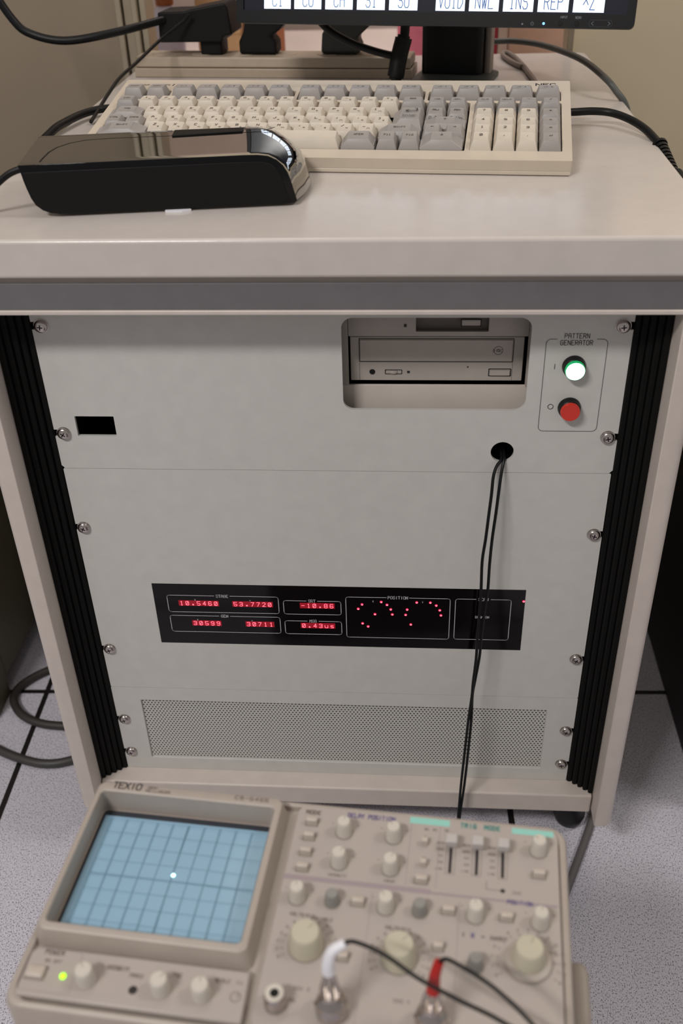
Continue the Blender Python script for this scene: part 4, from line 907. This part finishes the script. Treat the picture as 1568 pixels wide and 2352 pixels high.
for x, y in ((-50, -74), (214, -74), (-50, 46), (214, 46)):
    b = MB(0.001); b.lathe([(7, -436.6), (7, -434)], M_BLACK, (x, y, 0), 20); b.build('rear_foot', sc)

# test leads clipped on the input sockets; same frame as the oscilloscope
def lead(name, label, x, boot, path, base_h):
    e = empty(name, label, 'test lead', sc.matrix_world @ Vector((0, 0, 0)), (0, 0, 0))
    e.location = sc.location; e.rotation_euler = sc.rotation_euler
    b = MB(0.001)
    b.lathe([(7.9, 1.9), (8.2, 2.6), (8.2, 7.5), (7.3, 8.6), (7.3, 11.6), (6.2, 12.8), (5.0, 14.5), (4.2, 17)], M_CHROME, (x, -70.0, PZ), 32)
    for a in range(0, 360, 45):
        t = math.radians(a); b.tube([(x+7.2*math.cos(t), -70+7.2*math.sin(t), PZ+3.2), (x+8.3*math.cos(t), -70+8.3*math.sin(t), PZ+7.2)], 0.8, M_CHROME, 8)
    b.build('bnc_plug', e, smooth=40)
    b = MB(0.001)
    for s in (-1, 1):
        b.tube([(x+s*3.6, -70.0, PZ+13.5), (x+s*4.3, -70.0, PZ+20), (x+s*3.0, -69.8, PZ+27), (x+s*1.2, -69.4, base_h+1)], 1.25, M_CHROME, 10)
    b.tube([(x, -70, PZ+14), (x, -69.6, base_h+1)], 1.9, M_CHROME, 12)
    b.build('test_clip', e, smooth=40)
    b = MB(0.001); b.tube(boot, 3.5, M_REDB if 'red' in label else M_WHB, 18, 6, taper=(1.0, 0.68)); b.build('boot', e, smooth=60, label=('red' if 'red' in label else 'white') + ' rubber boot')
    b = MB(0.001); b.tube(path, 1.05, M_BLACK, 10, 6); b.build('cord', e)
    return e
lead('test_lead', 'black test lead with white boot on the left input socket of the oscilloscope', 107.4,
     [(107.2, -69.2, 44), (107.0, -68.6, 50), (109.0, -66.4, 57), (115.0, -63.7, 60.5)],
     [(113.5, -64.4, 60.3), (118.5, -62.6, 61.0), (129.3, -66.0, 62.0), (138.2, -69.8, 61.5), (151.3, -76.6, 60), (170.1, -82.8, 57), (190.0, -88.0, 53), (212, -96, 45), (240, -112, 25), (258, -124, -60), (262, -128, -200), (262, -128, -400)], 44)
lead('test_lead', 'black test lead with red boot on the right input socket of the oscilloscope', 157.9,
     [(158.2, -69.2, 38.5), (158.4, -68.6, 44), (158.8, -68.2, 51), (160.4, -66.2, 58.5)],
     [(159.9, -66.6, 57.5), (163.5, -65.6, 60.5), (170.6, -69.8, 63), (180.2, -75.0, 63.5), (189.8, -79.8, 61), (202.0, -88.5, 58), (222, -104, 48), (250, -120, 25), (266, -130, -60), (270, -134, -200), (270, -134, -400)], 38)

# ------------------------------------------------------------------ floor-level things
b = MB(); b.tube([(-0.27, 0.30, 0.0055), (-0.33, 0.275, 0.0055), (-0.385, 0.262, 0.0055), (-0.418, 0.246, 0.0055), (-0.442, 0.226, 0.0055), (-0.455, 0.204, 0.0055), (-0.453, 0.182, 0.0055), (-0.434, 0.158, 0.0055), (-0.406, 0.144, 0.0055), (-0.37, 0.140, 0.0055), (-0.32, 0.142, 0.0055), (-0.27, 0.16, 0.0055)], 0.0056, M_CABD, 14)
tag(b.build('floor_cable'), 'farther dark grey cable looping on the floor left of the cabinet', 'cable')
b = MB(); b.tube([(-0.53, 0.15, 0.0055), (-0.48, 0.118, 0.0055), (-0.441, 0.096, 0.0055), (-0.408, 0.083, 0.0055), (-0.379, 0.077, 0.0055), (-0.353, 0.081, 0.0055), (-0.325, 0.096, 0.0055), (-0.285, 0.13, 0.0055)], 0.0056, mat('slate_cable', (58, 56, 54), 0.5, var=0.08), 14)
tag(b.build('floor_cable'), 'nearer grey cable curving on the floor left of the cabinet', 'cable')
b = MB(); b.tube([(0.300, 0.085, 0.0045), (0.292, 0.050, 0.0045), (0.281, 0.020, 0.0045), (0.268, -0.011, 0.0045), (0.255, -0.041, 0.0045), (0.240, -0.075, 0.0045), (0.215, -0.13, 0.0045), (0.18, -0.20, 0.0045)], 0.0045, mat('ash_grey_cable', (96, 91, 90), 0.55, var=0.05), 12)
tag(b.build('floor_cable'), 'straight dark grey cable on the floor from under the cabinet to the oscilloscope', 'cable')
b = MB(); b.box(-0.462, -0.300, 0.345, 0.62, 0.0, 0.40, M_DCAB)  # added black block; darkens this floor corner and blocks light from behind
tag(b.build('shade_block', bevel=0.003), 'added dark block shading the floor between the olive cabinet and the equipment cabinet', 'box')
lc = empty('storage_cabinet', 'dark olive cabinet side at the lower left beyond the floor cables', 'cabinet', (-0.60, 0.40, 0))
LT = Matrix.Translation((0.60, -0.40, 0))
b = MB(1, LT); b.box(-0.80, -0.466, 0.205, 0.66, 0.027, 0.50, M_LCAB); b.build('carcass', lc, bevel=0.002)
b = MB(1, LT); b.box(-0.80, -0.465, 0.150, 0.203, 0.0, 0.50, M_LCAB); b.build('front_upright', lc, bevel=0.002)
b = MB(1, LT); b.box(-0.78, -0.50, 0.24, 0.64, 0.0, 0.0268, M_VOID); b.build('plinth', lc)
b = MB(); b.box(0.4065, 0.80, 0.04, 0.62, 0.0, 0.50, M_DCAB)
o = b.build('black_cabinet', bevel=0.003); o.rotation_euler = (0, 0, 0)
tag(o, 'matte black cabinet standing on the floor right of the equipment cabinet', 'cabinet')
